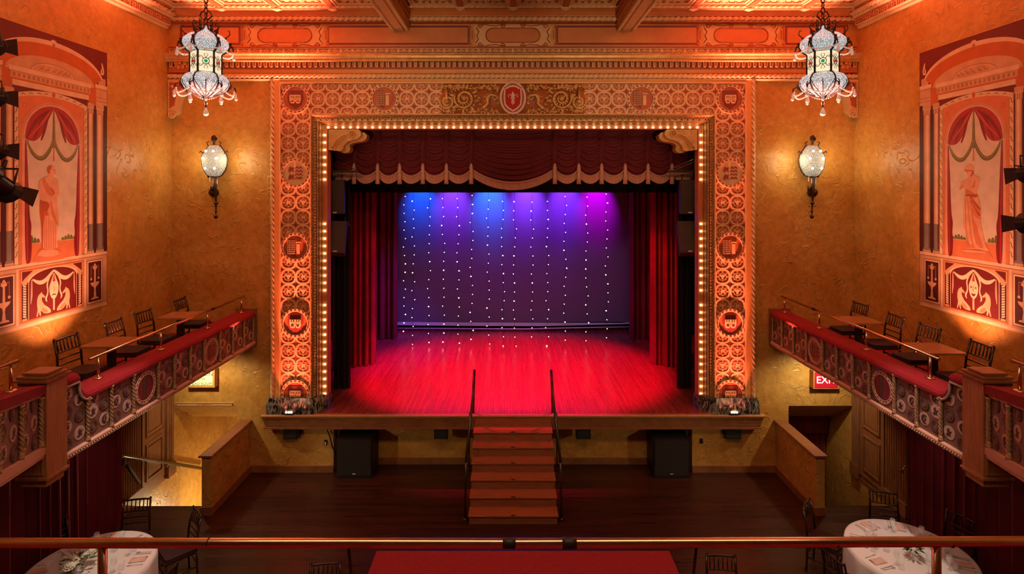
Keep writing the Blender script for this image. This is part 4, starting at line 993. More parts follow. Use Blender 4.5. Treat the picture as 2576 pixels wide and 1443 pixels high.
    m = MB(); m.prism([(y, z) for y, z in [(6.34, 2.69), (6.75, 2.69), (6.78, 3.21)]+[(6.605+.19*(1-math.cos(PI/2*q/8)), 3.20+.20*(1-math.sin(PI/2*q/8))) for q in range(8, -1, -1)]+[(6.60, 3.47), (6.34, 3.47)]], s*(BX+.005), s*(BX+.04), 'x'); m.build('raised_panel', 'mauve', bal)
    # pendant pier with stepped cap
    px0, px1, py0, py1 = 5.14, 5.46, 6.02, 6.30
    m = MB(); m.box(s*px0, s*px1, py0, py1, 2.56, 3.66); pier = m.build('pier', 'oak', bal)
    m = MB(); m.box(s*(px0+.02), s*(px1-.02), py0+.02, py1-.02, 2.50, 2.56); m.box(s*(px0-.015), s*(px1+.015), py0-.015, py1+.015, 2.585, 2.61); m.ring([(s*(px0+.03), 2.64), (s*(px1-.03), 2.64), (s*(px1-.03), 2.88), (s*(px0+.03), 2.88)], [(s*(px0+.05), 2.66), (s*(px1-.05), 2.66), (s*(px1-.05), 2.86), (s*(px0+.05), 2.86)], py0, py0-.012); m.build('pier_moulding', 'oak', pier)
    m = MB()
    for k, g in enumerate((.035, .01, -.025)): m.box(s*(px0-g), s*(px1+g), py0-g, py1+g, 3.66+.032*k, 3.685+.032*k)
    m.build('pier_cap', 'wood', pier)
    # nearer, angled and rising section
    A = Vector((s*5.20, 6.02, 0)); B = Vector((s*4.40, 4.25, 0)); D = (B-A); L = D.length; D.normalize(); N = Vector((D.y, -D.x, 0))*(1)
    if N.x*s > 0: N = -N                          # towards the room
    def q3(t, out, z): p = A+D*t+N*out; return (p.x, p.y, z+.205*t)
    def slab(name, mm, o0, o1, z0, z1, t0=0, t1=None, lab=None, par=bal):
        t1 = L if t1 is None else t1; mm_ = MB()
        vs = [q3(t, o, z) for t in (t0, t1) for o, z in ((o0, z0), (o1, z0), (o1, z1), (o0, z1))]
        mm_.add(vs, [(0, 1, 2, 3), (7, 6, 5, 4), (0, 4, 5, 1), (1, 5, 6, 2), (2, 6, 7, 3), (3, 7, 4, 0)]); return mm_.build(name, mm, par)
    slab('lower_moulding', 'pinktrim', -.04, .045, 2.87, 2.955); slab('lower_moulding', 'pinktrim', -.04, .03, 2.83, 2.87)
    tt = [0, .07, .60, 1.13, 1.66, L]
    for i in range(5):
        pn = slab('front_panel', 'mauve', -.04, 0, 2.955, 3.53, tt[i], tt[i+1])
        if i:
            for k, (f, z, kd) in enumerate(((.25, 3.05, 'dark'), (.72, 3.10, 'moon'), (.28, 3.25, 'bird'), (.75, 3.30, 'dark'), (.30, 3.45, 'dark'), (.74, 3.47, 'moon'))):
                p = q3(tt[i]+(tt[i+1]-tt[i])*f, .001, z); put('roundel', roun[kd], pn, p, (PI/2, 0, math.atan2(N.y, N.x)+PI/2))
    for i in (1, 2, 3, 4): p = q3(tt[i], .022, 2.955); put('colonnette', colm, bal, p)
    slab('panel_fillet', 'pinktrim', 0, .014, 3.50, 3.53)
    slab('carpeted_ledge', 'carpet', -.30, .05, 3.53, 3.63)
    slab('carpeted_ledge', 'carpet', -.28, -.26, 2.9, 3.55)
    # brass rails
    rl = thing('balcony_rail', 'slim brass rail on posts along the %s balcony ledge' % nm, 'railing', (s*5.42, 9.0, 3.31), 0, 'balcony rails')
    m = MB(); m.tube([(s*5.42, RAIL_Y0, 3.61), (s*5.42, RAIL_Y1, 3.61)], .020, 8); m.build('rail', 'brass', rl, True)
    for y in (7.15, 8.43, 9.72, 10.95):
        m = MB(); m.tube([(s*5.42, y, 3.31), (s*5.42, y, 3.61)], .017, 8); m.lathe([(.055, 0), (.055, .012), (.02, .02)], 12, (s*5.42, y, 3.313)); m.build('post', 'brass', rl, True)
    m = MB(); m.tube([(s*5.42, 9.86, 3.61), (s*5.42, 9.93, 3.61)], .026, 8); m.build('joint', 'tape', rl, True)
    r2 = thing('balcony_rail', 'short brass rail end on the angled %s balcony section next to the oak pier' % nm, 'railing', tuple(q3(.6, -.14, 3.63)), 0, 'balcony rails')
    m = MB(); m.tube([q3(.26, -.12, 3.93), q3(1.9, -.12, 3.80)], .021, 8); m.build('rail', 'brass', r2, True)
    for t_ in (.42, 1.5):
        p = q3(t_, -.12, 3.635); m = MB(); m.tube([p, (p[0], p[1], q3(t_, 0, 3.92-.08*(t_-.26))[2]-.0)], .018, 8); m.lathe([(.055, 0), (.055, .012), (.02, .02)], 12, p); m.build('post', 'brass', r2, True)

# ------------------------------------------------------------------ wood panelling, doors and drapes under the balconies
for s, nm, n1 in ((-1, 'left', 1), (1, 'right', 2)):
    m = MB(); m.box(s*WX, s*(WX-.05), 10.22, 10.92, .10, 2.3); d = struct('door_%d' % n1, m, 'wood_v')
    for z0, z1 in ((.25, .95), (1.10, 1.75), (1.86, 2.2)):
        m = MB(); y0, y1 = 10.32, 10.82; m.ring([(y0, z0), (y1, z0), (y1, z1), (y0, z1)], [(y0+.04, z0+.04), (y1-.04, z0+.04), (y1-.04, z1-.04), (y0+.04, z1-.04)], s*(WX-.05), s*(WX-.075), 'x'); m.box(s*(WX-.05), s*(WX-.062), y0+.07, y1-.07, z0+.07, z1-.07); m.build('door_panel', 'wood_v', d)
    m = MB()
    for y0, y1 in ((10.95, 11.18), (9.62, 10.19)):
        m.box(s*WX, s*(WX-.06), y0, y1, .1, 2.6)
        k = int((y1-y0)/.06)
        for i in range(k): m.prism(circ(.018, 6, (s*(WX-.06), y0+.035+i*.06)), .25, 2.6, 'z')
        m.box(s*WX, s*(WX-.10), y0-.01, y1+.01, 0, .24)
    for y in (10.20, 10.935): m.box(s*WX, s*(WX-.085), y-.018, y+.018, .1, 2.6)
    m.box(s*WX, s*(WX-.07), 10.2, 10.95, 2.3, 2.6); struct('trim_%d' % (3+n1), m, 'wood_v')
    curtain('wall_drape', 'long wine red drape hanging to the floor under the %s balcony' % nm, 'curtain', 9.40, 4.2, s*(WX-.20), 0.02, 2.60, 27, .11, 'drape', 'wall drapes', 41+s, None, .12, 'y')
# stair handrail with a cloth hung over it, on the wall by the left stairwell
hr = thing('wall_handrail', 'dark handrail sloping down the wall into the left stairwell', 'handrail', (-6.85, 9.42, 1.1))
m = MB(); m.tube([(-6.83, 9.36, 1.13), (-6.83, 9.6, 1.11), (-6.83, 12.2, -.45)], .032, 8); m.build('rail', 'mahog', hr, True)
for y, z in ((9.7, 1.04), (10.9, .32)):
    m = MB(); m.tube([(-6.83, y, z), (-6.88, y, z-.06), (-6.96, y, z-.06)], .014, 6); m.build('bracket', 'brass', hr, True)
m = MB(); m.tube([(-6.75, 9.5, 1.06), (-6.75, 9.62, .90), (-6.78, 9.95, .45)], .03, 6); m.ball((-6.74, 9.5, 1.03), .05, 8, 0, (.6, 1.2, .8)); o = m.build('umbrella', 'seatpad', None, True)
tag(o, 'dark tie-back hook bundle hanging at the end of the left wall handrail', 'tie-back'); o.name = 'curtain_tie'
m = MB(); m.tube([(6.72, 9.42, 1.0), (6.70, 9.46, .90)], .022, 8, rs=[.012, .022]); m.ball((6.72, 9.41, 1.02), .022, 8); o = m.build('tieback_hook', 'chrome', None, True); tag(o, 'shiny metal tieback hook at the edge of the right wall drape', 'hook')
# curtain in the right stair opening
vt = thing('door_curtain', 'dark wine curtain with pelmet hung in the right stair opening', 'curtain', (6.3, 12.0, -2.2))
m = MB(); m.grid(lambda u, t: (5.70+1.2*u, 11.98+.02*math.cos(2*PI*7*u), .86-.42*t), 70, 2); m.build('pelmet', 'drape', vt, True)
m = MB(); m.grid(lambda u, t: (5.70+1.2*u, 12.08+.03*math.cos(2*PI*9*u), .5-2.6*t), 90, 2); m.build('panel', 'drape', vt, True)

# ------------------------------------------------------------------ signs
x0, x1 = PX(2049, 11.06), PX(2096, 11.06); z0, z1 = PZ(975, 11.06), PZ(936, 11.06)
ex = thing('exit_sign', 'lit red sign box reading EXIT below the right balcony', 'sign', ((x0+x1)/2, 11.2, z0))
m = MB(); m.box(x0-.02, x1+.12, 11.06, 11.2, z0-.02, z1+.02); m.build('box', 'buff', ex)
m = MB(); m.box(x0, x1+.09, 11.05, 11.062, z0, z1); m.build('face', 'exit', ex)
text('lettering', 'EXIT', .20, ((x0+x1+.09)/2, 11.048, (z0+z1)/2), (PI/2, 0, 0), 'exit_w', ex)
x0, x1 = PX(478, 11.06), PX(535, 11.06); z0, z1 = PZ(968, 11.06), PZ(934, 11.06)
ca = thing('caution_sign', 'lit yellow green sign box with caution lettering below the left balcony', 'sign', ((x0+x1)/2, 11.2, z0))
m = MB(); m.box(x0-.03, x1+.04, 11.06, 11.2, z0-.05, z1+.05); m.build('box', 'buff', ca)
m = MB(); m.box(x0, x1, 11.05, 11.062, z0, z1+.02); m.build('face', 'caution', ca)
for k, (tx, sz) in enumerate((('CAUTION', .105), ('LOW', .075), ('HEAD ROOM', .075))): text('lettering', tx, sz, ((x0+x1)/2, 11.048, z1-.055-k*.095), (PI/2, 0, 0), 'caution_t', ca)
x0, x1 = PX(443, 11.18), PX(585, 11.18); z = PZ(1017, 11.18)
sn = thing('notice_strip', 'thin framed wooden notice strip over the left stair opening', 'sign', ((x0+x1)/2, 11.2, z-.03))
m = MB(); m.box(x0, x1, 11.18, 11.2, z-.028, z+.028); m.build('board', 'cream', sn)
m = MB(); m.ring([(x0, z-.03), (x1, z-.03), (x1, z+.03), (x0, z+.03)], [(x0+.012, z-.018), (x1-.012, z-.018), (x1-.012, z+.018), (x0+.012, z+.018)], 11.18, 11.172); m.build('frame', 'wood', sn)
text('lettering', 'LOW HEAD ROOM', .035, ((x0+x1)/2, 11.177, z), (PI/2, 0, 0), 'rust', sn, .001)

# ================================================================== MURALS (flat trompe-l'oeil paintings)
CRM, CRM2, CRM3 = (232, 196, 156), (206, 160, 118), (168, 118, 80)
MAR, MAR2, BRN, ORG, ORG2 = (104, 18, 14), (70, 10, 10), (190, 98, 40), (218, 126, 78), (196, 92, 50)
REDC, REDC2, REDC3 = (170, 42, 44), (128, 24, 28), (196, 74, 66)
SKY, OLV, OLV2, HEDGE = (222, 206, 180), (112, 108, 54), (148, 132, 70), (110, 112, 52)
GRY, GRY2 = (132, 122, 110), (96, 84, 74)
ST0, ST1, ST2 = (230, 168, 128), (214, 128, 84), (184, 88, 48)
class Mural:
    def __init__(s, side, root): s.side = side; s.root = root; s.el = {}
    def put(s, el, poly, col, layer):
        if el.split('#')[0] in ('painted_statue', 'painted_hound', 'painted_mask', 'painted_drapery', 'painted_pedestal', 'painted_garden', 'painted_finial') and len(poly) > 4:
            for _ in range(2): poly = [q for i in range(len(poly)) for a, c in ((poly[i], poly[(i+1) % len(poly)]),) for q in ((a[0]*.8+c[0]*.2, a[1]*.8+c[1]*.2), (a[0]*.2+c[0]*.8, a[1]*.2+c[1]*.8))]
        mb, mats, lay = s.el.setdefault(el, (MB(), [], []))
        if col not in mats: mats.append(col)
        s.n = getattr(s, 'n', 0)+1; d0 = .0044+.00040*layer+.000001*(s.n % 300); X = s.side*(WX-d0)
        vs = [(X, 8.30+p, z) for p, z in poly]+[(X+s.side*.0003, 8.30+p, z) for p, z in poly]; n = len(poly)
        mb.add(vs, [tuple(range(n)), tuple(range(2*n-1, n-1, -1))]+[(i, (i+1) % n, n+(i+1) % n, n+i) for i in range(n)], mats.index(col))
    def sym(s, el, poly, col, layer):
        two = el in ('painted_urn_panel', 'painted_hound', 'painted_finial', 'painted_entablature') or el.startswith('painted_column')
        s.put(el+('#a' if two else ''), poly, col, layer); s.put(el+('#b' if two else ''), [(-p, z) for p, z in poly], col, layer)
    def strip(s, el, path, w_, col, layer):            # brush stroke of a given width
        L = []; R = []
        if not isinstance(w_, (list, tuple)): w_ = [w_]*len(path)
        pw = [(x, z, k) for (x, z), k in zip(path, w_)]
        if len(pw) > 2:
            for _ in range(2): pw = [pw[0]]+[tuple(a[k]*f+c[k]*(1-f) for k in range(3)) for a, c in zip(pw, pw[1:]) for f in (.75, .25)]+[pw[-1]]
        path = [(x, z) for x, z, k in pw]; w_ = [k for x, z, k in pw]; n = len(path)
        for i, (x, z) in enumerate(path):
            a = path[max(0, i-1)]; b2 = path[min(n-1, i+1)]; dx, dz = b2[0]-a[0], b2[1]-a[1]; l = math.hypot(dx, dz) or 1
            ww = w_[i] if isinstance(w_, (list, tuple)) else w_
            L.append((x-dz/l*ww/2, z+dx/l*ww/2)); R.append((x+dz/l*ww/2, z-dx/l*ww/2))
        for i in range(n-1): s.put(el, [L[i], L[i+1], R[i+1], R[i]], col, layer)
    def rect(s, el, x0, x1, z0, z1, col, layer, sym=True):
        (s.sym if sym else s.put)(el, [(x0, z0), (x1, z0), (x1, z1), (x0, z1)], col, layer)
    def done(s):
        for el, (mb, mats, _) in s.el.items(): mb.build(el.split('#')[0], [paint(*c) for c in mats], s.root)
def pxL(pts, ox, oy, k): 
    out = []
    for x, y in pts:
        u, v = ox+x/k, oy+y/k; Y = 6.915*F/(U0-u); out.append((Y-8.30, CZ-(v-V0)*Y/F))
    return out
def pxR(pts, ox, oy, k):
    out = []
    for x, y in pts:
        u, v = ox+x/k, oy+y/k; Y = 7.015*F/(u-U0); out.append((Y-8.30, CZ-(v-V0)*Y/F))
    return out
def make_mural(side):
    nm = 'left' if side < 0 else 'right'
    root = thing('mural', ('painted arch mural of a robed statue holding a scroll, on the left wall' if side < 0 else 'painted arch mural of a bare-chested flute player statue, on the right wall'), 'mural', (side*WX, 8.30, 3.8), 0, 'wall murals')
    q = Mural(side, root)
    bd = MB(); bd.box(side*WX, side*(WX-.004), 7.20, 9.40, 3.80, 8.10); bd.build('canvas', paint(*MAR), root)
    # columns
    for x0, x1 in ((.865, 1.005), (.685, .785)):
        w_ = x1-x0; pc = 'painted_column#%d' % (x0*1000)
        for f0, f1, cA, cB in ((0, .22, CRM2, GRY2), (.22, .62, CRM, GRY), (.62, .85, CRM2, GRY), (.85, 1, CRM3, GRY2)):
            q.rect(pc, x0+w_*f0, x0+w_*f1, 5.20, 7.16, cA, 2); q.rect(pc, x0+w_*f0, x0+w_*f1, 4.74, 5.20, cB, 2)
        q.rect(pc, x0-.02, x1+.02, 7.10, 7.19, CRM2, 3); q.rect(pc, x0-.01, x1+.01, 7.02, 7.10, CRM3, 3)
        for k in range(3): q.rect(pc, x0+.01+k*w_*.33, x0+w_*.22+k*w_*.33, 7.03, 7.12, CRM, 4)
        q.rect(pc, x0-.02, x1+.02, 4.71, 4.75, CRM2, 3); q.rect(pc, x0-.012, x1+.012, 4.75, 4.785, GRY, 3)
    [q.put('painted_recess#%d%d' % (i, sx), [(sx*x0, 4.72), (sx*x1, 4.72), (sx*x1, 7.2), (sx*x0, 7.2)], MAR2, 1) for i, (x0, x1) in enumerate(((1.02, 1.095), (.79, .86))) for sx in (-1, 1)]
    # entablature, arch and tympanum
    q.rect('painted_entablature', .69, .87, 7.16, 7.62, BRN, 2); q.rect('painted_entablature', .85, 1.09, 7.19, 7.47, CRM2, 3)
    for z in (7.24, 7.30, 7.44): q.rect('painted_entablature', .85, 1.09, z, z+.012, CRM3, 4)
    q.rect('painted_entablature', .835, 1.095, 7.47, 7.525, CRM, 4); q.rect('painted_entablature', .90, 1.06, 7.525, 7.64, CRM2, 3)
    def el(rx, rz, zc, a0, a1, n=22): return [(rx*math.cos(math.radians(a0+(a1-a0)*i/n)), zc+rz*math.sin(math.radians(a0+(a1-a0)*i/n))) for i in range(n+1)]
    o_, i_, t_ = el(1.02, .47, 7.53, 12, 168), el(.99, .40, 7.53, 12, 168), el(.80, .29, 7.45, 8, 172)
    for k in range(22):
        q.put('painted_arch', [o_[k], o_[k+1], i_[k+1], i_[k]], CRM, 4); q.put('painted_arch', [i_[k], i_[k+1], t_[k+1], t_[k]], BRN, 3)
    q.put('painted_tympanum', t_+[(-.80, 7.45), (.80, 7.45)], CRM2, 4)
    q.strip('painted_tympanum', el(.40, .155, 7.50, 0, 180), .010, CRM3, 5); q.strip('painted_tympanum', el(.37, .135, 7.50, 0, 180), .006, CRM, 5)
    for x in (-.22, -.12, 0, .1, .2, .28): q.strip('painted_tympanum', [(x-.03, 7.52), (x, 7.57), (x+.02, 7.53), (x+.045, 7.60)], .014, CRM3, 5)
    for k in range(11):
        a = PI*k/10; q.strip('painted_shell', [(0, 7.955), (.065*math.cos(a), 7.955+.075*math.sin(a))], [.012, .026], CRM, 6)
    q.put('painted_shell', circ(.025, 10, (0, 7.95)), CRM3, 7)
    q.sym('painted_finial', [(.95, 7.70), (1.02, 7.70), (1.03, 7.78), (.99, 7.90), (.965, 7.90), (.98, 7.82), (.95, 7.77)], CRM, 5); q.sym('painted_finial', [(.97, 7.73), (1.0, 7.73), (1.0, 7.80), (.985, 7.82)], CRM3, 6)
    q.rect('painted_cornice', -.74, .74, 7.43, 7.50, CRM, 5, False); q.rect('painted_cornice', -.72, .72, 7.335, 7.43, CRM2, 4, False)
    for k in range(18): q.rect('painted_cornice', -.68+k*.079, -.645+k*.079, 7.355, 7.41, CRM3, 5, False)
    q.rect('painted_cornice', -.74, .74, 7.425, 7.433, CRM3, 6, False); q.rect('painted_cornice', -.69, .69, 7.23, 7.335, CRM, 4, False); q.rect('painted_cornice', -.69, .69, 7.31, 7.335, BRN, 5, False)
    # vine frame
    def topo(x, z0, drop): return z0-drop*(abs(x)/.66)**2
    n = 16
    for k in range(n):
        xa, xb = -.66+1.32*k/n, -.66+1.32*(k+1)/n
        q.put('painted_vine_frame', [(xa, topo(xa, 7.226, .105)), (xb, topo(xb, 7.226, .105)), (xb, topo(xb, 7.158, .10)), (xa, topo(xa, 7.158, .10))], CRM, 4)
    q.rect('painted_vine_frame', .594, .66, 4.72, 7.12, CRM, 4); q.rect('painted_vine_frame', .588, .598, 4.72, 7.06, CRM3, 5); q.rect('painted_vine_frame', .655, .662, 4.72, 7.12, CRM3, 5)
    for k in range(17): 
        z = 4.82+k*.135; q.strip('painted_vine_frame', [(.605, z), (.63, z+.03), (.62, z+.055), (.65, z+.08)], .016, OLV2, 6); q.strip('painted_vine_frame', [(-.65, z), (-.62, z+.03), (-.63, z+.055), (-.605, z+.08)], .016, OLV2, 6)
    for k in range(9):
        x = -.52+k*.13
        if abs(x) > .05: q.strip('painted_vine_frame', [(x-.03, topo(x, 7.18, .1)), (x, topo(x, 7.205, .1)), (x+.03, topo(x, 7.185, .1))], .014, OLV2, 6)
    q.put('painted_vine_frame', circ(.03, 10, (0, 7.20), 0, .045), ORG2, 6)
    sp = [(-.594, 4.72), (-.594, 7.055)]+[(-.594+1.188*k/12, topo(-.594+1.188*k/12, 7.158, .10)) for k in range(13)]+[(.594, 7.055), (.594, 4.72)]
    q.put('painted_spandrel', sp, ORG, 3)
    for sx in (-1, 1): q.strip('painted_spandrel', [(sx*.50+.03*math.cos(a*.7), 6.97+.035*math.sin(a*.7)) for a in range(10)], .010, ORG2, 4)
    # arched niche
    q.put('painted_niche', [(-.54, 4.71)]+[(-.54, 6.53)]+[(.54*math.cos(math.radians(180-180*k/24)), 6.53+.54*math.sin(math.radians(180-180*k/24))) for k in range(25)]+[(.54, 4.71)], (228, 168, 136), 5)
    q.put('painted_niche', [(-.495, 4.71)]+[(.495*math.cos(math.radians(180-180*k/24)), 6.53+.495*math.sin(math.radians(180-180*k/24))) for k in range(25)]+[(.495, 4.71)], SKY, 6)
    q.strip('painted_niche', [(.525*math.cos(math.radians(a)), 6.53+.525*math.sin(math.radians(a))) for a in range(0, 181, 9)], .008, CRM3, 6)
    q.rect('painted_niche', .485, .555, 6.50, 6.56, CRM2, 7)
    q.rect('painted_garden', -.49, .49, 4.71, 4.99, ORG, 7, False); q.rect('painted_garden', -.49, .49, 4.975, 4.995, CRM2, 8, False)
    for k in range(17):
        x = -.47+k*.055
        if -.25 < x < .13: continue
        h = .04+.05*abs(math.sin(k*2.3))+(.05 if abs(x) > .38 else 0)
        q.put('painted_garden', [(x, 4.99), (x+.06, 4.99), (x+.055, 4.99+h*.7), (x+.03, 4.99+h), (x+.01, 4.99+h*.8)], HEDGE, 7)
    # red draperies
    arcp = [(.49*math.cos(math.radians(a)), 6.53+.49*math.sin(math.radians(a))) for a in range(90, -4, -8)]
    q.sym('painted_drapery', arcp+[(.49, 6.50), (.42, 6.47), (.32, 6.475), (.24, 6.54), (.15, 6.70), (.07, 6.86), (0, 6.985)], REDC, 8)
    for d in (.12, .24, .36): q.sym('painted_drapery', [(.01, 7.0), (d*.55+.03, 6.82), (d+.03, 6.62), (d+.09, 6.49), (d+.12, 6.49), (d+.075, 6.63), (d*.6+.07, 6.85)], REDC2, 9)
    q.sym('painted_drapery', [(.02, 7.0), (.13, 6.88), (.30, 6.66), (.44, 6.52), (.42, 6.52), (.27, 6.65), (.10, 6.85)], REDC3, 9)
    q.sym('painted_drapery', [(.495, 6.5), (.47, 6.48), (.445, 6.0), (.42, 5.4), (.385, 5.25), (.40, 5.1), (.38, 4.95), (.40, 4.71), (.495, 4.71)], REDC2, 9)
    q.sym('painted_drapery', [(.485, 6.4), (.47, 6.4), (.455, 5.7), (.44, 4.72), (.47, 4.72)], REDC, 10)
    # garland and tassel
    gar = [(.455, 6.475), (.44, 6.42), (.41, 6.36), (.38, 6.31), (.34, 6.27), (.30, 6.24), (.25, 6.225), (.21, 6.228), (.17, 6.245), (.135, 6.28), (.10, 6.32), (.07, 6.37), (.04, 6.42), (.0, 6.52)]
    for sx in (-1, 1):
        q.strip('painted_garland', [(sx*x, z) for x, z in gar], [.02, .03, .04, .05, .055, .06, .065, .064, .062, .058, .055, .05, .05, .045], OLV, 10); q.strip('painted_garland', [(sx*x, z+.012) for x, z in gar], .018, OLV2, 11)
    q.strip('painted_garland', [(0, 6.40), (0, 6.65), (0, 6.98)], [.055, .05, .02], OLV, 10); q.strip('painted_garland', [(.004, 6.42), (.004, 6.95)], .014, OLV2, 11)
    q.strip('painted_garland', [(0, 6.42), (0, 6.29)], .012, ST2, 11); q.strip('painted_garland', [(0, 6.30), (0, 6.20)], [.022, .034], ST1, 11)
    # statue
    if side < 0:
        c_ = lambda pts: pxL(pts, 80, 400, 5.34)
        q.put('painted_pedestal', c_([(5, 1400), (30, 1320), (70, 1250), (120, 1205), (330, 1200), (390, 1240), (425, 1300), (430, 1340)]), ST1, 11); q.put('painted_pedestal', c_([(60, 1300), (120, 1215), (320, 1212), (370, 1270), (300, 1300), (180, 1310)]), ST0, 12)
        q.put('painted_statue', c_([(190, 150), (205, 105), (235, 85), (270, 90), (295, 115), (300, 145), (322, 165), (312, 190), (285, 215), (262, 240), (300, 260), (345, 290), (355, 380), (365, 470), (330, 490), (335, 600), (350, 720), (355, 850), (340, 905), (330, 1000), (335, 1130), (350, 1180), (310, 1205), (130, 1210), (118, 1100), (115, 850), (95, 740), (105, 540), (85, 450), (85, 300), (130, 265), (165, 235), (205, 240), (215, 200)]), ST0, 12)
        q.put('painted_statue', c_([(190, 150), (205, 105), (235, 85), (262, 95), (255, 130), (235, 150), (232, 190), (215, 200)]), ST2, 13)
        q.put('painted_statue', c_([(275, 140), (300, 145), (300, 155), (285, 152)]), ST2, 13); q.put('painted_statue', c_([(290, 188), (314, 184), (308, 194)]), ST2, 13)
        q.put('painted_statue', c_([(120, 285), (160, 240), (200, 330), (290, 440), (300, 470), (250, 510), (180, 440)]), ST1, 13)
        q.put('painted_statue', c_([(100, 540), (130, 560), (210, 575), (235, 620), (200, 700), (215, 760), (150, 760), (140, 1205), (125, 1205), (118, 850), (95, 740)]), ST2, 13)
        for x in (160, 185, 215, 245, 275, 300): q.put('painted_statue', c_([(x, 700 if x < 230 else 820), (x+9, 700 if x < 230 else 820), (x+12, 1200), (x, 1200)]), ST1, 14)
        q.put('painted_statue', c_([(235, 570), (255, 560), (300, 700), (350, 860), (340, 905), (280, 800), (240, 700)]), ST1, 14); q.put('painted_statue', c_([(260, 600), (275, 600), (330, 760), (350, 840), (345, 860), (300, 740)]), ST0, 15)
        q.put('painted_statue', c_([(110, 470), (130, 460), (160, 520), (210, 525), (240, 530), (225, 560), (170, 565), (130, 545)]), ST0, 15); q.put('painted_statue', c_([(210, 335), (255, 340), (300, 390), (360, 450), (360, 480), (310, 460), (260, 380), (220, 360)]), ST0, 15); q.put('painted_statue', c_([(255, 385), (300, 455), (290, 470), (245, 400)]), ST2, 15)
    else:
        c_ = lambda pts: pxR(pts, 2380, 400, 5.34)
        q.put('painted_pedestal', c_([(215, 1240), (240, 1205), (560, 1240), (600, 1270), (641, 1330), (641, 1375), (215, 1290)]), ST1, 11); q.put('painted_pedestal', c_([(225, 1235), (240, 1212), (540, 1240), (530, 1262), (300, 1250)]), ST0, 12)
        q.put('painted_statue', c_([(250, 135), (270, 105), (310, 75), (350, 75), (378, 100), (382, 150), (378, 205), (400, 225), (440, 230), (462, 260), (455, 320), (430, 400), (410, 455), (440, 500), (462, 600), (478, 710), (470, 850), (505, 1000), (530, 1120), (545, 1170), (580, 1220), (565, 1245), (520, 1225), (430, 1205), (280, 1205), (270, 1195), (330, 1150), (300, 1100), (285, 980), (235, 935), (240, 700), (250, 520), (262, 460), (270, 400), (235, 385), (200, 360), (205, 310), (235, 300), (280, 290), (310, 240), (290, 215), (280, 165)]), ST0, 12)
        q.put('painted_statue', c_([(250, 135), (270, 150), (320, 145), (378, 150), (380, 165), (320, 160), (262, 165)]), ST2, 13); q.put('painted_statue', c_([(352, 165), (378, 160), (378, 205), (345, 240), (330, 225), (350, 205)]), ST2, 13); q.put('painted_statue', c_([(285, 175), (305, 172), (305, 182), (288, 184)]), ST2, 13)
        q.put('painted_statue', c_([(395, 270), (405, 330), (380, 390), (345, 380), (370, 350)]), ST1, 13); q.put('painted_statue', c_([(205, 370), (230, 345), (245, 360), (195, 410), (185, 405)]), ST1, 13); q.put('painted_statue', c_([(270, 400), (340, 430), (400, 460), (265, 470), (265, 425)]), ST1, 13)
        q.put('painted_statue', c_([(262, 470), (420, 465), (440, 500), (400, 520), (330, 500), (262, 495)]), ST2, 13)
        for x0, x1, xa in ((262, 270, 8), (290, 330, 10), (318, 380, 12)): q.put('painted_statue', c_([(x0, 500), (x0+xa, 500), (x1+xa*1.3, 1000), (x1+50, 1150), (x1+30, 1150), (x1, 1000)]), ST1, 14)
        for k in range(4): q.put('painted_statue', c_([(320+k*8, 500+k*30), (345+k*8, 495+k*28), (420, 600+k*45), (472, 660+k*40), (470, 690+k*40), (400, 650+k*45)]), ST1 if k % 2 else ST2, 14)
        q.put('painted_statue', c_([(350, 640), (380, 700), (420, 850), (440, 1000), (520, 1200), (440, 1190), (390, 1000), (360, 800)]), ST1, 13); q.put('painted_statue', c_([(370, 740), (400, 780), (440, 900), (430, 910), (390, 830)]), ST0, 15)
        q.put('painted_statue', c_([(280, 1195), (330, 1150), (375, 1130), (400, 1195)]), ST1, 14); q.put('painted_statue', c_([(520, 1180), (545, 1165), (582, 1225), (560, 1245), (530, 1225)]), ST0, 15)
    # lower register
    q.rect('painted_base_rail', -1.09, 1.09, 4.665, 4.715, CRM, 8, False); q.rect('painted_base_rail', -1.09, 1.09, 4.655, 4.668, CRM3, 9, False); q.rect('painted_base_rail', -1.09, 1.09, 3.80, 4.66, CRM2, 5, False)
    q.rect('painted_base_rail', -1.09, 1.09, 3.80, 3.845, CRM, 8, False); q.rect('painted_base_rail', .605, .625, 3.85, 4.66, CRM, 7)
    q.rect('painted_mask_panel', -.58, .58, 3.875, 4.63, BRN, 6, False)
    ap = [(-.43, 3.90), (-.43, 4.42)]+[(.43*math.cos(math.radians(180-180*k/16)), 4.42+.17*math.sin(math.radians(180-180*k/16))) for k in range(17)]+[(.43, 4.42), (.43, 3.90)]
    q.rect('painted_mask_panel', -.56, .56, 3.90, 4.61, CRM2, 7, False); q.put('painted_mask_panel', [(x*1.06, z+.02 if z > 4 else z) for x, z in ap], CRM, 8); q.put('painted_mask_panel', ap, MAR, 9)
    q.sym('painted_mask_panel', [(.54, 4.60), (.36, 4.60), (.50, 4.50), (.54, 4.46)], MAR, 8); q.rect('painted_mask_panel', .44, .55, 3.90, 4.44, MAR2, 8)
    for k in range(13): q.sym('painted_mask_panel', [(.475, 3.94+k*.036), (.525, 3.955+k*.036), (.525, 3.98+k*.036), (.475, 3.965+k*.036)], CRM if k % 1 == 0 else CRM2, 10)
    q.rect('painted_mask_panel', .46, .54, 3.90, 3.93, CRM2, 10); q.rect('painted_mask_panel', .46, .54, 4.41, 4.45, CRM2, 10)
    gr = [(0, 4.55), (.06, 4.50), (.12, 4.44), (.20, 4.40), (.28, 4.41), (.37, 4.47)]
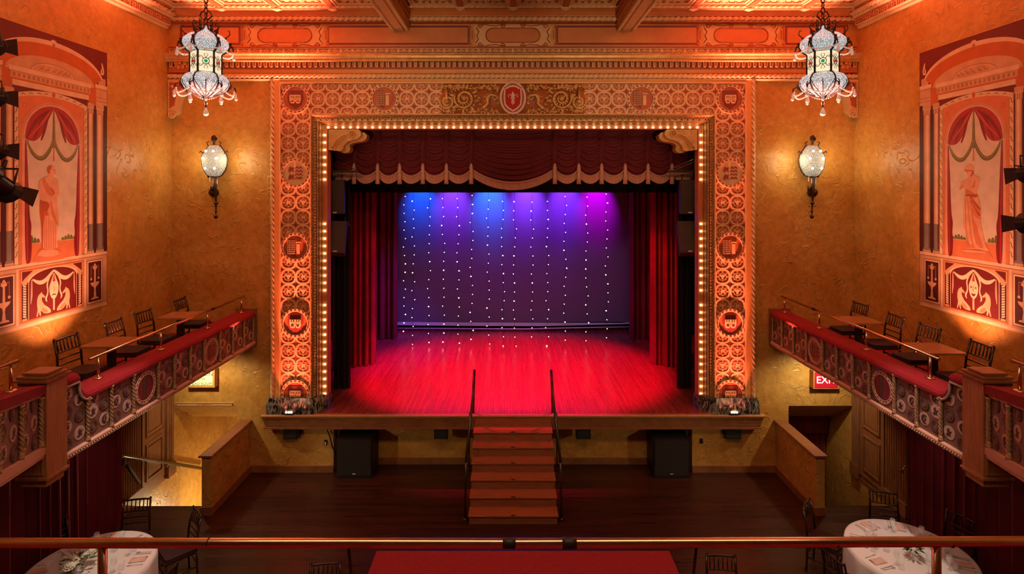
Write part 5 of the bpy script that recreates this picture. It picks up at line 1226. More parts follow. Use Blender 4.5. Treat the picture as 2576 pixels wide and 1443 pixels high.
    for sx in (-1, 1):
        q.strip('painted_mask_panel', [(sx*x, z) for x, z in gr], [.03, .05, .06, .065, .055, .02], (206, 200, 160), 11); q.strip('painted_mask_panel', [(sx*.385, 4.47), (sx*.385, 4.25), (sx*.40, 4.12)], [.015, .035, .01], (206, 150, 130), 11)
        q.strip('painted_mask_panel', [(sx*.07, 4.47), (sx*.13, 4.36), (sx*.10, 4.24), (sx*.15, 4.14), (sx*.12, 4.10)], [.02, .025, .02, .03, .008], CRM, 11)
    q.put('painted_mask', [(0, 4.53), (.05, 4.40), (.085, 4.32), (.08, 4.22), (.045, 4.14), (0, 4.11), (-.045, 4.14), (-.08, 4.22), (-.085, 4.32), (-.05, 4.40)], CRM, 12)
    q.put('painted_mask', [(0, 4.50), (.025, 4.38), (-.025, 4.38)], REDC, 13)
    for sx in (-1, 1): q.put('painted_mask', [(sx*.02, 4.29), (sx*.055, 4.305 if side > 0 else 4.275), (sx*.05, 4.27)], MAR, 13)
    q.strip('painted_mask', [(0, 4.31), (.012, 4.245), (-.004, 4.235)], .012, CRM3, 13)
    if side < 0: q.strip('painted_mask', [(-.035, 4.17), (0, 4.195), (.035, 4.17)], [.01, .022, .01], MAR, 13)
    else: q.put('painted_mask', [(-.045, 4.205), (0, 4.185), (.045, 4.205), (.02, 4.155), (-.02, 4.155)], MAR, 13)
    q.strip('painted_mask', [(0, 4.12), (.0, 3.95)], [.035, .03], ST0, 12)
    dog = [(.10, 3.91), (.16, 3.96), (.20, 4.02), (.235, 4.10), (.235, 4.17), (.21, 4.215), (.165, 4.185), (.16, 4.20), (.185, 4.225), (.215, 4.25), (.235, 4.275), (.245, 4.255), (.275, 4.24), (.30, 4.18), (.305, 4.10), (.29, 4.03), (.30, 3.97), (.31, 3.91), (.285, 3.91), (.275, 3.98), (.262, 3.98), (.255, 3.91), (.235, 3.91), (.235, 3.96), (.20, 3.93), (.03, 3.91), (.03, 3.925)]
    def dogp(sx): 
        body = [(.05, 3.92), (.06, 3.97), (.11, 4.02), (.17, 4.06), (.215, 4.13), (.215, 4.19), (.17, 4.165), (.15, 4.175), (.185, 4.215), (.21, 4.235), (.215, 4.265), (.235, 4.245), (.27, 4.225), (.295, 4.17), (.30, 4.09), (.285, 4.02), (.295, 3.97), (.31, 3.915), (.285, 3.915), (.268, 3.99), (.25, 3.915), (.228, 3.915), (.236, 4.0), (.17, 3.93)]
        return [(sx*x, z) for x, z in body]
    for sx in (-1, 1): q.put('painted_hound#%d' % sx, dogp(sx), ST0, 12); q.put('painted_hound#%d' % sx, [(sx*x, z) for x, z in [(.10, 3.94), (.17, 3.94), (.22, 4.0), (.20, 4.03), (.13, 3.99)]], ST1, 13)
    # urn panels
    q.rect('painted_urn_panel', .64, 1.0, 3.875, 4.61, CRM3, 6); q.rect('painted_urn_panel', .66, .98, 3.895, 4.59, CRM, 7); q.rect('painted_urn_panel', .68, .96, 3.915, 4.57, MAR2, 8)
    urn = [(.74, 3.95), (.90, 3.95), (.90, 3.97), (.85, 3.985), (.835, 4.10), (.845, 4.15), (.90, 4.19), (.915, 4.23), (.72, 4.23), (.74, 4.19), (.795, 4.15), (.805, 4.10), (.79, 3.985), (.74, 3.97)]
    q.sym('painted_urn_panel', urn, CRM2, 9); q.sym('painted_urn_panel', [(.80, 4.23), (.84, 4.23), (.835, 4.44), (.87, 4.46), (.86, 4.49), (.84, 4.52), (.83, 4.54), (.81, 4.54), (.80, 4.52), (.78, 4.49), (.77, 4.46), (.805, 4.44)], CRM2, 9)
    for x in (.74, .90):
        q.rect('painted_urn_panel', x-.004, x+.004, 4.30, 4.50, CRM3, 9); q.sym('painted_urn_panel', circ(.022, 8, (x, 4.29)), CRM2, 9)
    q.rect('painted_urn_panel', .74, .90, 4.49, 4.50, CRM3, 9)
    q.done()
    z0, z1, y0, y1 = 3.80, 8.10, 7.20, 9.40
    for a_, b_ in (((y0, z1), (y1, z1+.012)), ((y0, z0-.012), (y1, z0))): fr = MB(); fr.box(side*WX, side*(WX-.008), a_[0], b_[0], a_[1], b_[1]); fr.build('edge_fillet', 'buff', root)
make_mural(-1); make_mural(1)

# ================================================================== CHANDELIERS
def chandelier(x, y, label):
    Y = y; k = y/F                               # metres per pixel at this depth
    zc = lambda v: PZ(v, Y)
    t = thing('chandelier', label, 'chandelier', (x, y, zc(290)), 0, 'crystal lantern chandeliers')
    def rel(v): return zc(v)
    up = [(8, 66), (12, 76), (24, 83), (42, 92), (53, 104), (55, 113), (50, 123), (42, 131), (36, 133)]
    lo = [(36, 186), (48, 192), (55, 202), (56, 212), (50, 224), (38, 234), (22, 241), (6, 245)]
    def panel(prof, a0, a1, name):
        m = MB(); n = 7
        def fn(u, tt):
            i = tt*(len(prof)-1); j = min(int(i), len(prof)-2); f = i-j; r = (prof[j][0]+(prof[j+1][0]-prof[j][0])*f)*k; v = prof[j][1]+(prof[j+1][1]-prof[j][1])*f
            a = a0+(a1-a0)*u; r *= .93+.07*math.sin(PI*u)
            return (x+r*math.cos(a), y+r*math.sin(a), rel(v))
        m.grid(fn, n, 14); return m.build(name, 'crystal', t, True)
    for i in range(6):
        a0 = math.atan2(-y, CX-x)-PI/6+PI/3*i; a1 = a0+PI/3
        panel(up, a0, a1, 'dome_panel'); panel(lo, a0, a1, 'bowl_panel')
        def pt(r, v, a): return (x+r*k*math.cos(a), y+r*k*math.sin(a), rel(v))
        m = MB(); m.tube([pt(r*.96, v, a0) for r, v in up], .018, 5); m2 = MB(); m2.tube([pt(r*.96, v, a0) for r, v in lo], .012, 5); m2.build('rib', 'iron', t, True)
        for q in range(5):                        # leafy crockets on the upper ribs
            r, v = up[2+q]; m.ball(pt(r+1.5, v, a0), .024, 5)
        m.tube([pt(16, 78, a0), pt(26, 70, a0), pt(30, 62, a0), pt(26, 54, a0), pt(20, 56, a0), pt(22, 62, a0)], .011, 5)
        m.tube([pt(44, 92, a0), pt(54, 80, a0), pt(52, 70, a0), pt(47, 72, a0)], .009, 5); m.ball(pt(24, 76, a0), .035, 6); m.build('rib', 'iron', t, True)
        # drum pane with filigree and jewel
        am = (a0+a1)/2; ra = 35*k; P = [(x+ra*math.cos(a), y+ra*math.sin(a)) for a in (a0, a1)]
        m = MB(); m.add([(P[0][0], P[0][1], rel(185)), (P[1][0], P[1][1], rel(185)), (P[1][0], P[1][1], rel(133)), (P[0][0], P[0][1], rel(133))], [(0, 1, 2, 3)]); pn = m.build('drum_pane', 'lampglass', t)
        ri = ra*math.cos(PI/6)+.006; cxp, cyp = x+ri*math.cos(am), y+ri*math.sin(am); tx, ty = -math.sin(am), math.cos(am); zm = rel(159)
        def f3(a, b2): return (cxp+tx*a, cyp+ty*a, zm+b2)
        m = MB()
        for sx in (-1, 1):
            for sz in (-1, 1):
                m.tube([f3(sx*.03, sz*.03), f3(sx*.06, sz*.075), f3(sx*.09, sz*.085), f3(sx*.095, sz*.06), f3(sx*.075, sz*.055)], .005, 4); m.tube([f3(0, sz*.05), f3(sx*.03, sz*.10), f3(sx*.01, sz*.12)], .004, 4)
        m.tube([f3(.05*math.cos(q*PI/6), .05*math.sin(q*PI/6)) for q in range(12)], .006, 4, closed=True); m.build('filigree', 'iron', pn)
        m = MB(); m.ball(f3(0, 0), .030, 8); m.build('jewel', 'jewel_g' if i % 2 == 0 else 'jewel_r', pn, True)
        m = MB(); m.tube([(P[0][0], P[0][1], rel(188)), (P[0][0], P[0][1], rel(130))], .016, 6)
        for v in (131, 187): m.tube([(P[0][0], P[0][1], rel(v)), (P[1][0], P[1][1], rel(v))], .018, 6)
        m.build('drum_frame', 'iron', t, True)
        # bead swags, drops and leaf arms around the bowl
        def sw(r0, v0, sag, aa, ab, n=9): return [pt(r0, v0+sag*4*(q/n)*(1-q/n), aa+(ab-aa)*q/n) for q in range(n+1)]
        for r0, v0, sag in ((62, 126, 9), (64, 226, 14)):
            m = MB()
            for p in sw(r0, v0, sag, a0, a1, 13): m.ball(p, .016, 5)
            m.build('bead_swag', 'bead', t, True)
        for aa, r, v in ((a0, 63, 128), (a0, 68, 230), (am, 40, 240)):
            m = MB(); m.lathe([(0, .06), (.006, .05), (.012, .02), (.026, -.03), (.024, -.055), (0, -.075)], 8, pt(r, v+8, aa)); m.build('crystal_drop', 'bead', t, True)
        m = MB(); m.tube([pt(50, 222, a0), pt(58, 214, a0), pt(66, 218, a0), pt(67, 226, a0)], .012, 5); m2 = MB(); m2.tube([pt(54, 106, a0), pt(60, 112, a0), pt(62, 126, a0)], .010, 5); m2.build('leaf_arm', 'iron', t, True)
        for d in (-.16, 0, .16): m.tube([pt(20, 243, am+d), pt(46, 231, am+d*1.6), pt(58, 216, am+d*2.4), pt(57, 208, am+d*2.8)], .007, 4)
        m.build('leaf_arm', 'iron', t, True)
    m = MB(); m.lathe([(.0, rel(58)), (.05, rel(60)), (.055, rel(66)), (.03, rel(70))], 10, (x, y, 0)); m.lathe([(0, rel(256)), (.012, rel(252)), (.05, rel(246)), (.06, rel(243)), (0, rel(242))], 10, (x, y, 0)); m.build('hub', 'iron', t, True)
    m = MB(); m.tube([(x, y, rel(254)), (x, y, rel(272))], .010, 6); m.build('pendant_stem', 'iron', t)
    m = MB(); m.lathe([(0, rel(268)), (.018, rel(273)), (.03, rel(278)), (.045, rel(284)), (.035, rel(290)), (0, rel(292))], 12, (x, y, 0)); m.build('finial_drop', 'bead', t, True)
    z = rel(60); i = 0
    m = MB()
    while z < 9.6:
        a = PI/2*(i % 2); m.tube([(x+.03*math.cos(q*PI/4)*math.cos(a), y+.03*math.cos(q*PI/4)*math.sin(a), z+.045+.055*math.sin(q*PI/4)) for q in range(8)], .009, 5, closed=True); z += .085; i += 1
    for q in (-1, 1): m.tube([(x+q*.02, y, rel(52)), (x+q*.10, y, rel(40)), (x+q*.07, y, rel(30)), (x+q*.03, y, rel(28))], .012, 5)
    m.build('chain', 'iron', t)
    return t
chandelier(PX(518, 9.0), 9.0, 'beaded crystal lantern chandelier on a chain, over the left balcony')
chandelier(PX(2070, 8.85), 8.85, 'beaded crystal lantern chandelier on a chain, over the right balcony')

# ================================================================== SCONCES
def sconce(u, s, label):
    Y = 10.95; k = Y/F; x = PX(u, Y)
    z = lambda v: PZ(v, Y)
    t = thing('wall_sconce', label, 'wall sconce', (x, 11.2, z(550)), 0, 'crystal wall sconces')
    o = -s                                        # the body leans towards the room centre side
    # shield shaped crystal body, half round towards the room
    prof = [(14, 366), (18, 372), (24, 381), (30, 390), (32, 402), (30, 418), (25, 430), (17, 441), (6, 444)]
    m = MB(); n = 18
    def fn(a_, tt):
        i = tt*(len(prof)-1); j = min(int(i), len(prof)-2); f = i-j; r = (prof[j][0]+(prof[j+1][0]-prof[j][0])*f)*k; v = prof[j][1]+(prof[j+1][1]-prof[j][1])*f
        a = PI+PI*a_; return (x+r*math.cos(a), Y+.03+r*.55*math.sin(a), z(v))
    m.grid(fn, n, 16); m.build('crystal_body', 'crystal_s', t, True)
    m = MB()
    for du, v in ((-9, 381), (9, 381), (-17, 399), (16, 399), (-11, 424), (12, 424)): m.ball((x+du*k, Y-.16, z(v)), .026, 8)
    m.build('bulb', 'hotspot', t, True)
    m = MB()
    for sx in (-1, 1): m.tube([(x+sx*r*k*1.02, Y+.03, z(v)) for r, v in prof], .014, 6)
    m.tube([(x-.05*1, Y+.0, z(445)), (x+.05, Y, z(445))], .016, 6)
    for sx in (-1, 1): m.tube([(x+sx*26*k, Y, z(386)), (x+sx*34*k, Y, z(380)), (x+sx*36*k, Y, z(384))], .012, 5); m.tube([(x+sx*14*k, Y, z(368)), (x+sx*18*k, Y, z(358)), (x+sx*12*k, Y, z(356))], .010, 5)
    m.build('body_frame', 'iron', t, True)
    m = MB(); m.tube([(x+s*-1*0, Y, z(364)), (x, Y, z(352))], .02, 6); m.ball((x, Y, z(350)), .05, 8, 0, (1, .7, 1.5)); m.tube([(x-.04, Y, z(352)), (x-.03, Y, z(343)), (x+.01, Y, z(341)), (x+.04, Y, z(346))], .016, 6); m.tube([(x, Y, z(358)), (x+.06, Y, z(350)), (x+.05, Y, z(346))], .014, 5); m.build('crest', 'iron', t, True)
    m = MB(); m.tube([(x+o*-.20*-1*-1, 11.12, z(446)), (x-o*.24, 11.12, z(430)), (x-o*.27, 11.12, z(400)), (x-o*.25, 11.12, z(378)), (x-o*.16, 11.12, z(372))], .014, 6)
    for q in range(6): m.tube([(x-o*.20, 11.12, z(385)), (x-o*(.20+.07*math.cos(q*.6-.4)), 11.12, z(385)+.07*math.sin(q*.6+.2))], .008, 4)
    m.build('back_scroll', 'iron', t, True)
    m = MB(); m.tube([(x+.02, Y, z(445)), (x+.02, Y+.02, z(480)), (x+.02, Y+.04, z(505)), (x+.015, Y+.05, z(540))], .018, 6, rs=[.03, .028, .016, .008]); m.ball((x+.02, Y+.04, z(511)), .04, 8); m.ball((x+.017, Y+.05, z(532)), .025, 8); m.ball((x+.015, Y+.05, z(545)), .042, 8); m.tube([(x-.06, Y+.045, z(519)), (x+.10, Y+.045, z(519))], .006, 4)
    m.box(x-.07, x-.02, Y, Y+.06, z(481), z(468)); m.build('stem', 'iron', t, True)
    m = MB(); m.tube([(x, Y+.02, z(484)), (x-o*.10, 11.1, z(484))], .03, 8); m.lathe([(0, -.12), (.05, -.11), (.085, -.07), (.09, 0), (.09, .01)], 14, (x-o*.12, 11.19, z(484)), 'y'); m.build('wall_boss', 'iron', t, True)
    for du, v in ((-10, 452), (-2, 456), (8, 458)):
        m = MB(); m.lathe([(0, .07), (.004, .06), (.012, -.02), (0, -.05)], 6, (x+du*k, Y, z(v))); m.build('crystal_drop', 'bead', t, True)
    for q in (-1, 1): lamp('sconce_glow', 'POINT', (x+q*.34, 10.80, z(402)), None, (1, .80, .44), 15 if q == o else 10, .22)
sconce(538, -1, 'iron and crystal wall sconce on the gold wall left of the arch')
sconce(2044, 1, 'iron and crystal wall sconce on the gold wall right of the arch')

# ================================================================== THEATRE SPOTLIGHTS at the picture edges
def spotlight(loc, aim, size, label):
    t = thing('theatre_spotlight', label, 'spotlight', loc, 0, 'black theatre spotlights')
    d = (Vector(aim)-Vector(loc)).normalized(); T = Matrix.Translation(loc) @ d.to_track_quat('Z', 'Y').to_matrix().to_4x4() @ Matrix.Scale(size, 4)
    m = MB(); m.T = T; m.lathe([(0, -.36), (.09, -.35), (.11, -.30), (.11, -.10), (.085, -.08), (.085, .16), (.075, .17), (.075, .02), (0, .02)], 16); m.box(-.05, .05, .08, .13, -.30, -.06); m.build('barrel', 'black', t, True)
    m = MB(); m.T = T; m.lathe([(.09, .14), (.125, .20), (.125, .22), (.10, .22), (.08, .17)], 12); m.build('colour_frame', 'black', t)
    for q in range(4):
        m = MB(); m.T = T @ Matrix.Rotation(q*PI/2, 4, 'Z'); m.add([(-.07, .11, .21), (.07, .11, .21), (.10, .17, .34), (-.10, .17, .34), (-.07, .113, .21), (.07, .113, .21), (.10, .175, .34), (-.10, .175, .34)], [(0, 1, 2, 3), (7, 6, 5, 4), (0, 4, 5, 1), (2, 6, 7, 3), (1, 5, 6, 2), (0, 3, 7, 4)])
        if q % 2: m.build('barn_door', 'iron', t)
    m = MB(); m.T = T; m.lathe([(0, .012), (.05, .010), (.074, 0)], 14, (0, 0, .05)); m.build('lens', 'chrome', t, True)
    m = MB(); m.T = T; m.tube([(.125, 0, -.12), (.14, 0, .02), (.14, .16, .0), (-.14, .16, 0), (-.14, 0, .02), (-.125, 0, -.12)], .012, 6); m.tube([(0, .16, 0), (0, .26, 0)], .02, 6); m.tube([(.11, .03, 0), (.20, .05, .02)], .008, 5); m.build('yoke', 'iron', t, True)
    return t
YP = 5.6
for s, nm in ((-1, 'left'), (1, 'right')):
    xp = s*5.55 if s < 0 else 5.50
    m = MB(); m.tube([(xp, YP, 2.9), (xp, YP, 8.2)], .03, 8); o = m.build('lighting_pole', 'black', None, True); tag(o, 'black upright lighting pole at the %s picture edge' % nm, 'pole', 'lighting poles')
def edge(u, v, Y): return (PX(u, Y), Y, PZ(v, Y))
spotlight(edge(-8, 458, 5.55), edge(100, 545, 6.2), 1.0, 'large black theatre spotlight pointing down to the stage at the left edge')
spotlight(edge(-32, 372, 5.55), edge(60, 395, 6.4), .9, 'black theatre spotlight with barn doors above the large left one')
spotlight(edge(-36, 238, 5.55), edge(60, 262, 6.4), .9, 'black theatre spotlight second from the top at the left edge')
spotlight(edge(-38, 112, 5.55), edge(60, 122, 6.4), .9, 'black theatre spotlight topmost at the left edge')
spotlight(edge(2610, 425, 5.55), edge(2520, 470, 6.3), .9, 'black theatre spotlight high at the right edge')
spotlight(edge(2618, 560, 5.55), edge(2500, 566, 6.3), .95, 'black theatre spotlight with barn doors low at the right edge')

# ================================================================== CHAIRS
def make_chair():
    t = thing('ballroom_chair', 'x', 'chair')
    W = .20
    def post(x, y0, y1, z1):                     # turned bamboo style post with rings
        m = MB(); pts = [(x, y0+(y1-y0)*q/8, z1*q/8) for q in range(9)]; m.tube(pts, .015, 6)
        for q in (2, 4, 5.6, 7): m.lathe([(.015, -.008), (.020, 0), (.015, .008)], 6, (x, y0+(y1-y0)*q/8, z1*q/8))
        return m
    for sx in (-1, 1):
        m = post(sx*W, -.22, -.20, .44); m.tube([(sx*W, -.20, .44), (sx*(W-.01), -.22, .70), (sx*(W-.015), -.27, .92)], .015, 6); m.ball((sx*(W-.015), -.27, .925), .017, 6); m.build('leg', 'mahog', t, True, world=False)
        post(sx*(W-.01), .20, .19, .43).build('leg', 'mahog', t, True, world=False)
    m = MB(); m.prism([(-.20, -.20), (.20, -.20), (.21, .21), (-.21, .21)], .415, .445, 'z'); m.build('seat', 'mahog', t, world=False)
    m = MB(); m.prism(rsq(.195, .05, 3, .195), .445, .485, 'z'); m.build('seat_pad', 'seatpad', t, world=False)
    def bow(z, y, r, n):
        m = MB(); m.tube([(-W+2*W*q/6, y-.018*(1-((q-3)/3)**2), z) for q in range(7)], r, 6); m.build(n, 'mahog', t, True, world=False)
    bow(.905, -.265, .014, 'top_rail'); bow(.74, -.232, .010, 'back_rail'); bow(.655, -.222, .010, 'back_rail'); bow(.57, -.212, .010, 'back_rail')
    for q in range(6):
        x = -.142+q*.057; m = MB(); b0 = .018*(1-(x/W)**2); m.tube([(x, -.232-b0, .74), (x, -.25-b0, .82), (x, -.265-b0, .905)], .0085, 5); m.build('spindle', 'mahog', t, True, world=False)
    for a, b2 in (((-W, -.21, .22), (-W, .20, .22)), ((W, -.21, .22), (W, .20, .22)), ((-W, .20, .27), (W, .20, .27)), ((-W, -.21, .27), (W, -.21, .27))):
        m = MB(); m.tube([a, b2], .010, 6); m.build('stretcher', 'mahog', t, True, world=False)
    return t
proto = make_chair(); first = [True]
def chair(x, y, z, rz, label, group):
    if first[0]:
        first[0] = False; proto.location = (x, y, z); proto.rotation_euler = (0, 0, rz); proto['label'] = label; proto['group'] = group; return proto
    return dup(proto, (x, y, z), rz, label, group)
GB = 'dark ballroom chairs on the side balconies'
which = ['nearest the oak pier', 'just past the nearer table', 'just before the farther table', 'in the corner beyond the farther table']
for (s, nm, ys) in ((-1, 'left', (7.49, 8.41, 9.06, 10.10)), (1, 'right', (7.2, 8.06, 8.80, 9.66))):
    for k, y in enumerate(ys):
        chair(s*5.86, y, BFL, (-PI/2 if s < 0 else PI/2)+(.05 if k % 2 else -.04), 'dark ballroom chair on the %s balcony, %s' % (nm, which[k]), GB)
    for k, y in enumerate(((7.91, 9.58) if s < 0 else (7.60, 9.22))):
        t = thing('cafe_table', 'small square wooden table on the %s balcony, %s' % (nm, 'the nearer one' if k == 0 else 'the farther one'), 'table', (s*5.80, y, BFL), 0, 'balcony cafe tables')
        m = MB(); m.T = Matrix.Translation((s*5.80, y, BFL)); m.prism(rsq(.26, .02, 2, .27), .71, .74, 'z'); m.build('table_top', 'tabletop', t)
        m = MB(); m.box(s*5.80-.04, s*5.80+.04, y-.04, y+.04, BFL+.03, BFL+.71); m.build('column', 'black', t)
        m = MB(); m.T = Matrix.Translation((s*5.80, y, BFL)); m.prism(circ(.20, 16), 0, .03, 'z'); m.build('base', 'chrome', t)

# ================================================================== ROUND TABLES ON THE MAIN FLOOR
def lathe_thing(prof, n, mm, name): m = MB(); m.lathe(prof, n); return m.mesh(name, mm, True)
glass_m = lathe_thing([(.032, 0), (.032, .003), (.004, .008), (.004, .075), (.018, .088), (.036, .12), (.038, .15), (.031, .19), (.029, .19), (.035, .15), (.033, .122), (.0, .088)], 12, 'glass', 'wine_glass')
tumb_m = lathe_thing([(.028, 0), (.036, .10), (.034, .10), (.026, .008), (0, .008)], 12, 'glass', 'tumbler')
vase_m = lathe_thing([(.0, 0), (.038, 0), (.042, .03), (.036, .10), (.033, .10), (.038, .03), (0, .008)], 12, 'glass', 'vase')
def cut_mesh(kind):
    m = MB()
    if kind == 'knife': m.prism([(-.006, -.11), (.006, -.11), (.008, .0), (.010, .03), (.009, .09), (.0, .115), (-.006, .09), (-.006, 0)], 0, .004, 'z')
    elif kind == 'fork':
        m.prism([(-.006, -.10), (.006, -.10), (.003, .03), (.011, .05), (-.011, .05), (-.003, .03)], 0, .004, 'z')
        for q in (-.009, -.003, .003, .009): m.box(q-.002, q+.002, .05, .095, 0, .004)
    else:
        m.prism([(-.006, -.10), (.006, -.10), (.003, .04), (-.003, .04)], 0, .004, 'z'); m.prism(circ(.019, 10, (0, .065), 0, .030), 0, .006, 'z')
    return m.mesh(kind, 'silver')
cm = {k: cut_mesh(k) for k in ('knife', 'fork', 'spoon')}
nm_m = MB(); nm_m.grid(lambda u, v: (-.055+.11*u, -.10+.20*v, .006+.012*math.sin(PI*u)+.006*math.sin(9*v+4*u)), 8, 8); nm_m.box(-.055, .055, -.10, .10, 0, .006); napm = nm_m.mesh('napkin', 'napkin', True)
def round_table(cx, cy, R, side, a_off):
    t = thing('round_table', 'round banquet table under a white cloth by the %s wall drape' % side, 'table', (cx, cy, 0), 0, 'round banquet tables')
    m = MB(); m.T = Matrix.Translation((cx, cy, 0)); m.lathe([(0, .72), (R-.01, .72), (R-.01, .745), (0, .745)], 36); m.build('table_top', 'wood', t)
    for q in range(4):
        a = PI/4+q*PI/2; m = MB(); m.tube([(cx+.45*math.cos(a), cy+.45*math.sin(a), .72), (cx+.5*math.cos(a), cy+.5*math.sin(a), 0)], .02, 6); m.build('leg', 'iron', t)
    cl_ = MB(); n = 96; rings = []
    def cr_(a, lvl):
        f = math.cos(11*a+side_ph)*.5+math.cos(17*a)*.3
        if lvl == 0: return 0.0, .752
        if lvl == 1: return R*.5, .752
        if lvl == 2: return R*.97, .752
        if lvl == 3: return R+.005, .745
        if lvl == 4: return R+.015+.010*f, .68
        if lvl == 5: return R+.015+.018*f, .50
        return R+.02+.03*f, .25
    side_ph = 0 if side == 'left' else 1.3
    vs = [(cx, cy, .752)]; fs = []
    for lvl in range(1, 7):
        for i in range(n): a = 2*PI*i/n; r, z = cr_(a, lvl); vs.append((cx+r*math.cos(a), cy+r*math.sin(a), z))
    for i in range(n):
        j = (i+1) % n; fs.append((0, 1+i, 1+j))
        for l in range(5): fs.append((1+l*n+i, 1+(l+1)*n+i, 1+(l+1)*n+j, 1+l*n+j))
    cl_.add(vs, fs); o = cl_.build('tablecloth', 'linen', None, True); tag(o, 'white linen cloth draped over the round table by the %s wall' % side, 'tablecloth', 'white tablecloths')
    zt_ = .754; g = 'of the %s round table' % side
    wl_ = {-1: 'wall', 1: 'aisle'} if side == 'left' else {-1: 'aisle', 1: 'wall'}
    for q in range(8):
        a = a_off+q*PI/4; ca, sa = math.cos(a), math.sin(a)
        def at(r, d): return (cx+r*ca-d*sa, cy+r*sa+d*ca)
        rz = a+PI/2; k8 = int(round(a/(PI/4))) % 8
        hx = wl_[1 if ca > 0 else -1]; hy = 'stage' if sa > 0 else 'camera'
        spot = {0: hx+' side', 1: hx+' and stage side', 2: 'stage side', 3: hx+' and stage side', 4: hx+' side', 5: hx+' and camera side', 6: 'camera side', 7: hx+' and camera side'}[k8]
        def lay(name, me, p, rot, lab, cat, grp):
            if p[1] < 7.12: return                 # below the picture
            tag(put(name, me, None, (p[0], p[1], zt_), rot), lab+' on the %s %s' % (spot, g), cat, grp+' '+g)
        for kind, d, r in (('fork', -.12, .60), ('knife', .11, .60), ('spoon', .145, .60)):
            lay(kind, cm[kind], at(r*R/.77, d), (0, 0, rz+random.uniform(-.1, .1)), 'silver '+kind, kind, kind+'s')
        lay('napkin', napm, at(.60*R/.77, -.01), (0, 0, rz+random.uniform(-.15, .15)), 'folded blush napkin', 'napkin', 'napkins')
        lay('wine_glass', glass_m, at(.43*R/.77, .12), (0, 0, 0), 'stemmed wine glass', 'glass', 'wine glasses')
        lay('tumbler', tumb_m, at(.46*R/.77, .20), (0, 0, 0), 'short clear tumbler', 'glass', 'tumblers')
    return zt_
def flower_mesh():
    m = MB()
    for ring, (k, r, z, tilt) in enumerate(((11, .042, 0, .3), (9, .030, .010, .7), (6, .018, .018, 1.1))):
        for i in range(k):
            a = 2*PI*i/k+ring*.3; m.T = Matrix.Rotation(a, 4, 'Z') @ Matrix.Translation((r, 0, z)) @ Matrix.Rotation(-tilt, 4, 'Y'); m.ball((0, 0, 0), .022, 6, 0, (1.1, .75, .3))
    m.T = None; m.ball((0, 0, .022), .012, 6); return m.mesh('bloom', 'petal', True)
bloom = flower_mesh()
def leaf_mesh():
    m = MB(); m.add([(0, 0, 0), (.03, .018, .008), (.07, .012, .012), (.10, 0, 0), (.07, -.012, .012), (.03, -.018, .008), (.05, 0, -.002)], [(0, 1, 6), (1, 2, 6), (2, 3, 6), (3, 4, 6), (4, 5, 6), (5, 0, 6)]); return m.mesh('leaf', 'leaf', True)
leafm = leaf_mesh()
def arrangement(x, y, z, nb, nl, rad, label, hv=.08):
    t = thing('flower_arrangement', label, 'flowers', (x, y, z), 0, 'table flowers'); rn = random.Random(int(x*100))
    m = MB(); m.lathe([(0, 0), (.06, 0), (.075, .05), (.07, .09), (.06, .09), (0, .02)] if nb > 3 else [(0, 0), (.035, 0), (.04, .05), (.034, .11), (.03, .11), (0, .01)], 14, (x, y, z)); m.build('vase', 'glass', t, True)
    for i in range(nb):
        a = rn.uniform(0, 6.28); r = rad*math.sqrt(rn.random()); put('bloom', bloom, t, (x+r*math.cos(a), y+r*math.sin(a), z+hv+.05+.04*rn.random()), (rn.uniform(-.5, .5), rn.uniform(-.5, .5), a), (rn.uniform(.8, 1.25),)*3)
    for i in range(nl):
        a = rn.uniform(0, 6.28); r = rad*rn.uniform(.1, 1.0); put('leaf', leafm, t, (x+r*math.cos(a), y+r*math.sin(a), z+hv+rn.uniform(0, .09)), (rn.uniform(-.5, .5), rn.uniform(-.7, .3), a+rn.uniform(-.6, .6)), (rn.uniform(.55, .9),)*3)
LT, RT = (-5.67, 7.33), (5.48, 7.60)
zt_ = round_table(LT[0], LT[1], .75, 'left', .2); round_table(RT[0], RT[1], .77, 'right', .35)
arrangement(-5.73, 7.22, zt_, 13, 80, .19, 'low arrangement of white blooms and greenery on the left round table')
arrangement(5.42, 7.46, zt_, 0, 80, .085, 'small vase of green foliage on the right round table', .12)
for x, y, lab in ((5.62, 7.42, 'small glass votive right of the foliage vase on the right round table'), (5.17, 7.62, 'small glass votive left of the foliage vase on the right round table'), (-5.55, 7.62, 'small glass votive behind the white blooms on the left round table')):
    o = put('votive_glass', vase_m, None, (x, y, zt_)); tag(o, lab, 'votive', 'votives')
def clear(c, x, y):                             # keep the seat clear of the hanging cloth
    d = math.hypot(x-c[0], y-c[1]); k = max(1, 1.03/d); return c[0]+(x-c[0])*k, c[1]+(y-c[1])*k
def face(cx, cy, x, y): return math.atan2(cy-y, cx-x)-PI/2
GF = 'dark ballroom chairs on the main floor'
for x, y, lab in ((-5.82, 8.17, 'dark ballroom chair behind the left round table, facing the camera'), (-4.98, 8.05, 'dark ballroom chair at the right rear of the left round table'), (-6.50, 7.85, 'dark ballroom chair between the left round table and the wall drape'),
                  (-6.58, 6.95, 'dark ballroom chair at the left picture edge beside the left round table'), (-4.75, 7.05, 'dark ballroom chair at the lower right of the left round table')):
    x, y = clear(LT, x, y); chair(x, y, 0, face(*LT, x, y), lab, GF)
for x, y, lab in ((5.80, 8.45, 'dark ballroom chair behind the right round table, facing the camera'), (4.78, 8.25, 'dark ballroom chair at the left rear of the right round table by the half wall'), (6.42, 8.05, 'dark ballroom chair between the right round table and the wall drape'),
                  (4.52, 7.35, 'dark ballroom chair at the lower left of the right round table'), (6.45, 7.05, 'dark ballroom chair at the right picture edge beside the right round table')):
    x, y = clear(RT, x, y); chair(x, y, 0, face(*RT, x, y), lab, GF)
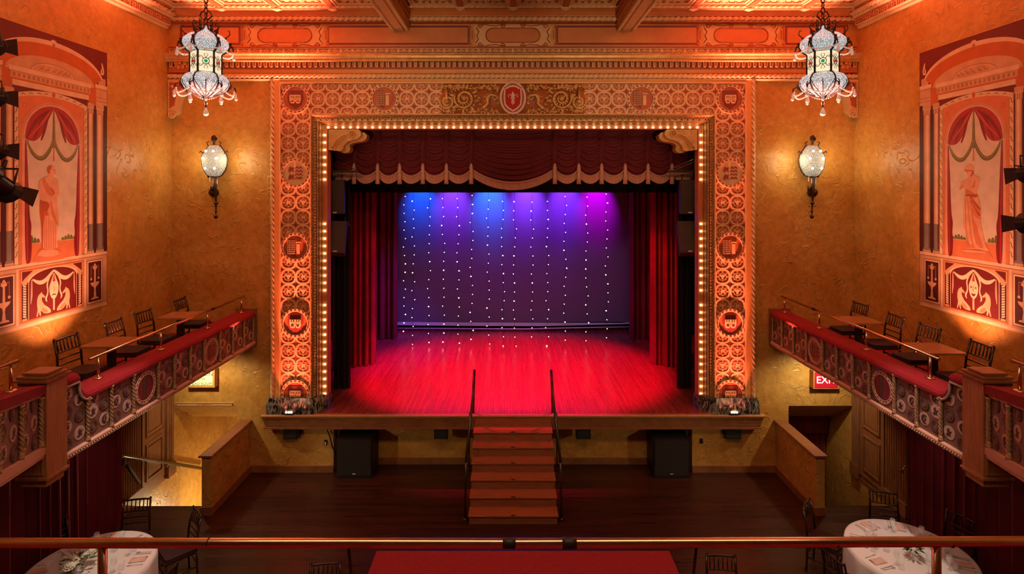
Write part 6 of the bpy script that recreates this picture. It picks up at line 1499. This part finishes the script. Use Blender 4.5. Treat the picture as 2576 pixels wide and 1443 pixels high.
chair(-2.42, 6.86, 0, PI+.12, 'dark ballroom chair showing only its back top at the bottom, left of the red ledge', GF)
chair(2.72, 7.02, 0, PI-.08, 'dark ballroom chair showing only its back top at the bottom, right of the red ledge', GF)

# ================================================================== CAMERA BALCONY FRONT: ledge and brass rail
b = MB(); b.box(-WX+.01, WX-.01, .3, 3.20, 2.9, 3.36); lg = thing('gallery_ledge', 'red carpeted balcony front ledge at the bottom of the picture', 'ledge', (0, 3.0, 2.9))
b.build('parapet', 'carpet', lg)
m = MB(); zr = 3.60; yF = (CZ-zr)*F/(1377-V0); xa, xb = PX(950, yF), PX(1680, yF)
m.prism([(1.2, zr-.25), (yF-.0, zr-.25), (yF, zr-.04), (yF-.012, zr-.012), (yF-.04, zr), (1.2, zr)], xa, xb, 'x'); m.build('raised_ledge', 'carpet', lg)
rl = thing('brass_railing', 'long horizontal brass railing across the bottom of the picture', 'railing', (0, 2.95, 3.36))
YR = 2.95; zr0 = PZ(1364, YR)
m = MB(); m.tube([(-5.5, YR, zr0-.004), (-.9, YR, zr0-.002), (0, YR, zr0-.004), (.9, YR, zr0), (5.5, YR, zr0+.016)], .025, 14); m.build('rail', 'brass', rl, True)
for u in (258, 2356):
    x = PX(u, YR); m = MB(); m.tube([(x, YR, 3.36), (x, YR, zr0-.01)], .022, 12); m.lathe([(.06, 0), (.06, .015), (.025, .03)], 16, (x, YR, 3.36)); m.build('post', 'brass', rl, True)
for u in (893, 1733):
    x = PX(u, 3.1); m = MB(); m.tube([(x, 3.1, 3.36), (x, 2.97, zr0-.01)], .0085, 8); m.build('brace', 'mahog', rl, True)
for u0, u1 in ((1265, 1297), (1414, 1450)):
    m = MB(); m.tube([(PX(u0, YR), YR, zr0-.003), (PX(u1, YR), YR, zr0-.003)], .029 if u0 > 1400 else .027, 12); m.build('tape_band', 'tape', rl, True)
for u in (525, 2103, 2392):
    m = MB(); x = PX(u, YR); m.tube([(x-.002, YR, zr0), (x+.002, YR, zr0)], .0256, 14); m.build('joint', 'iron', rl, True)
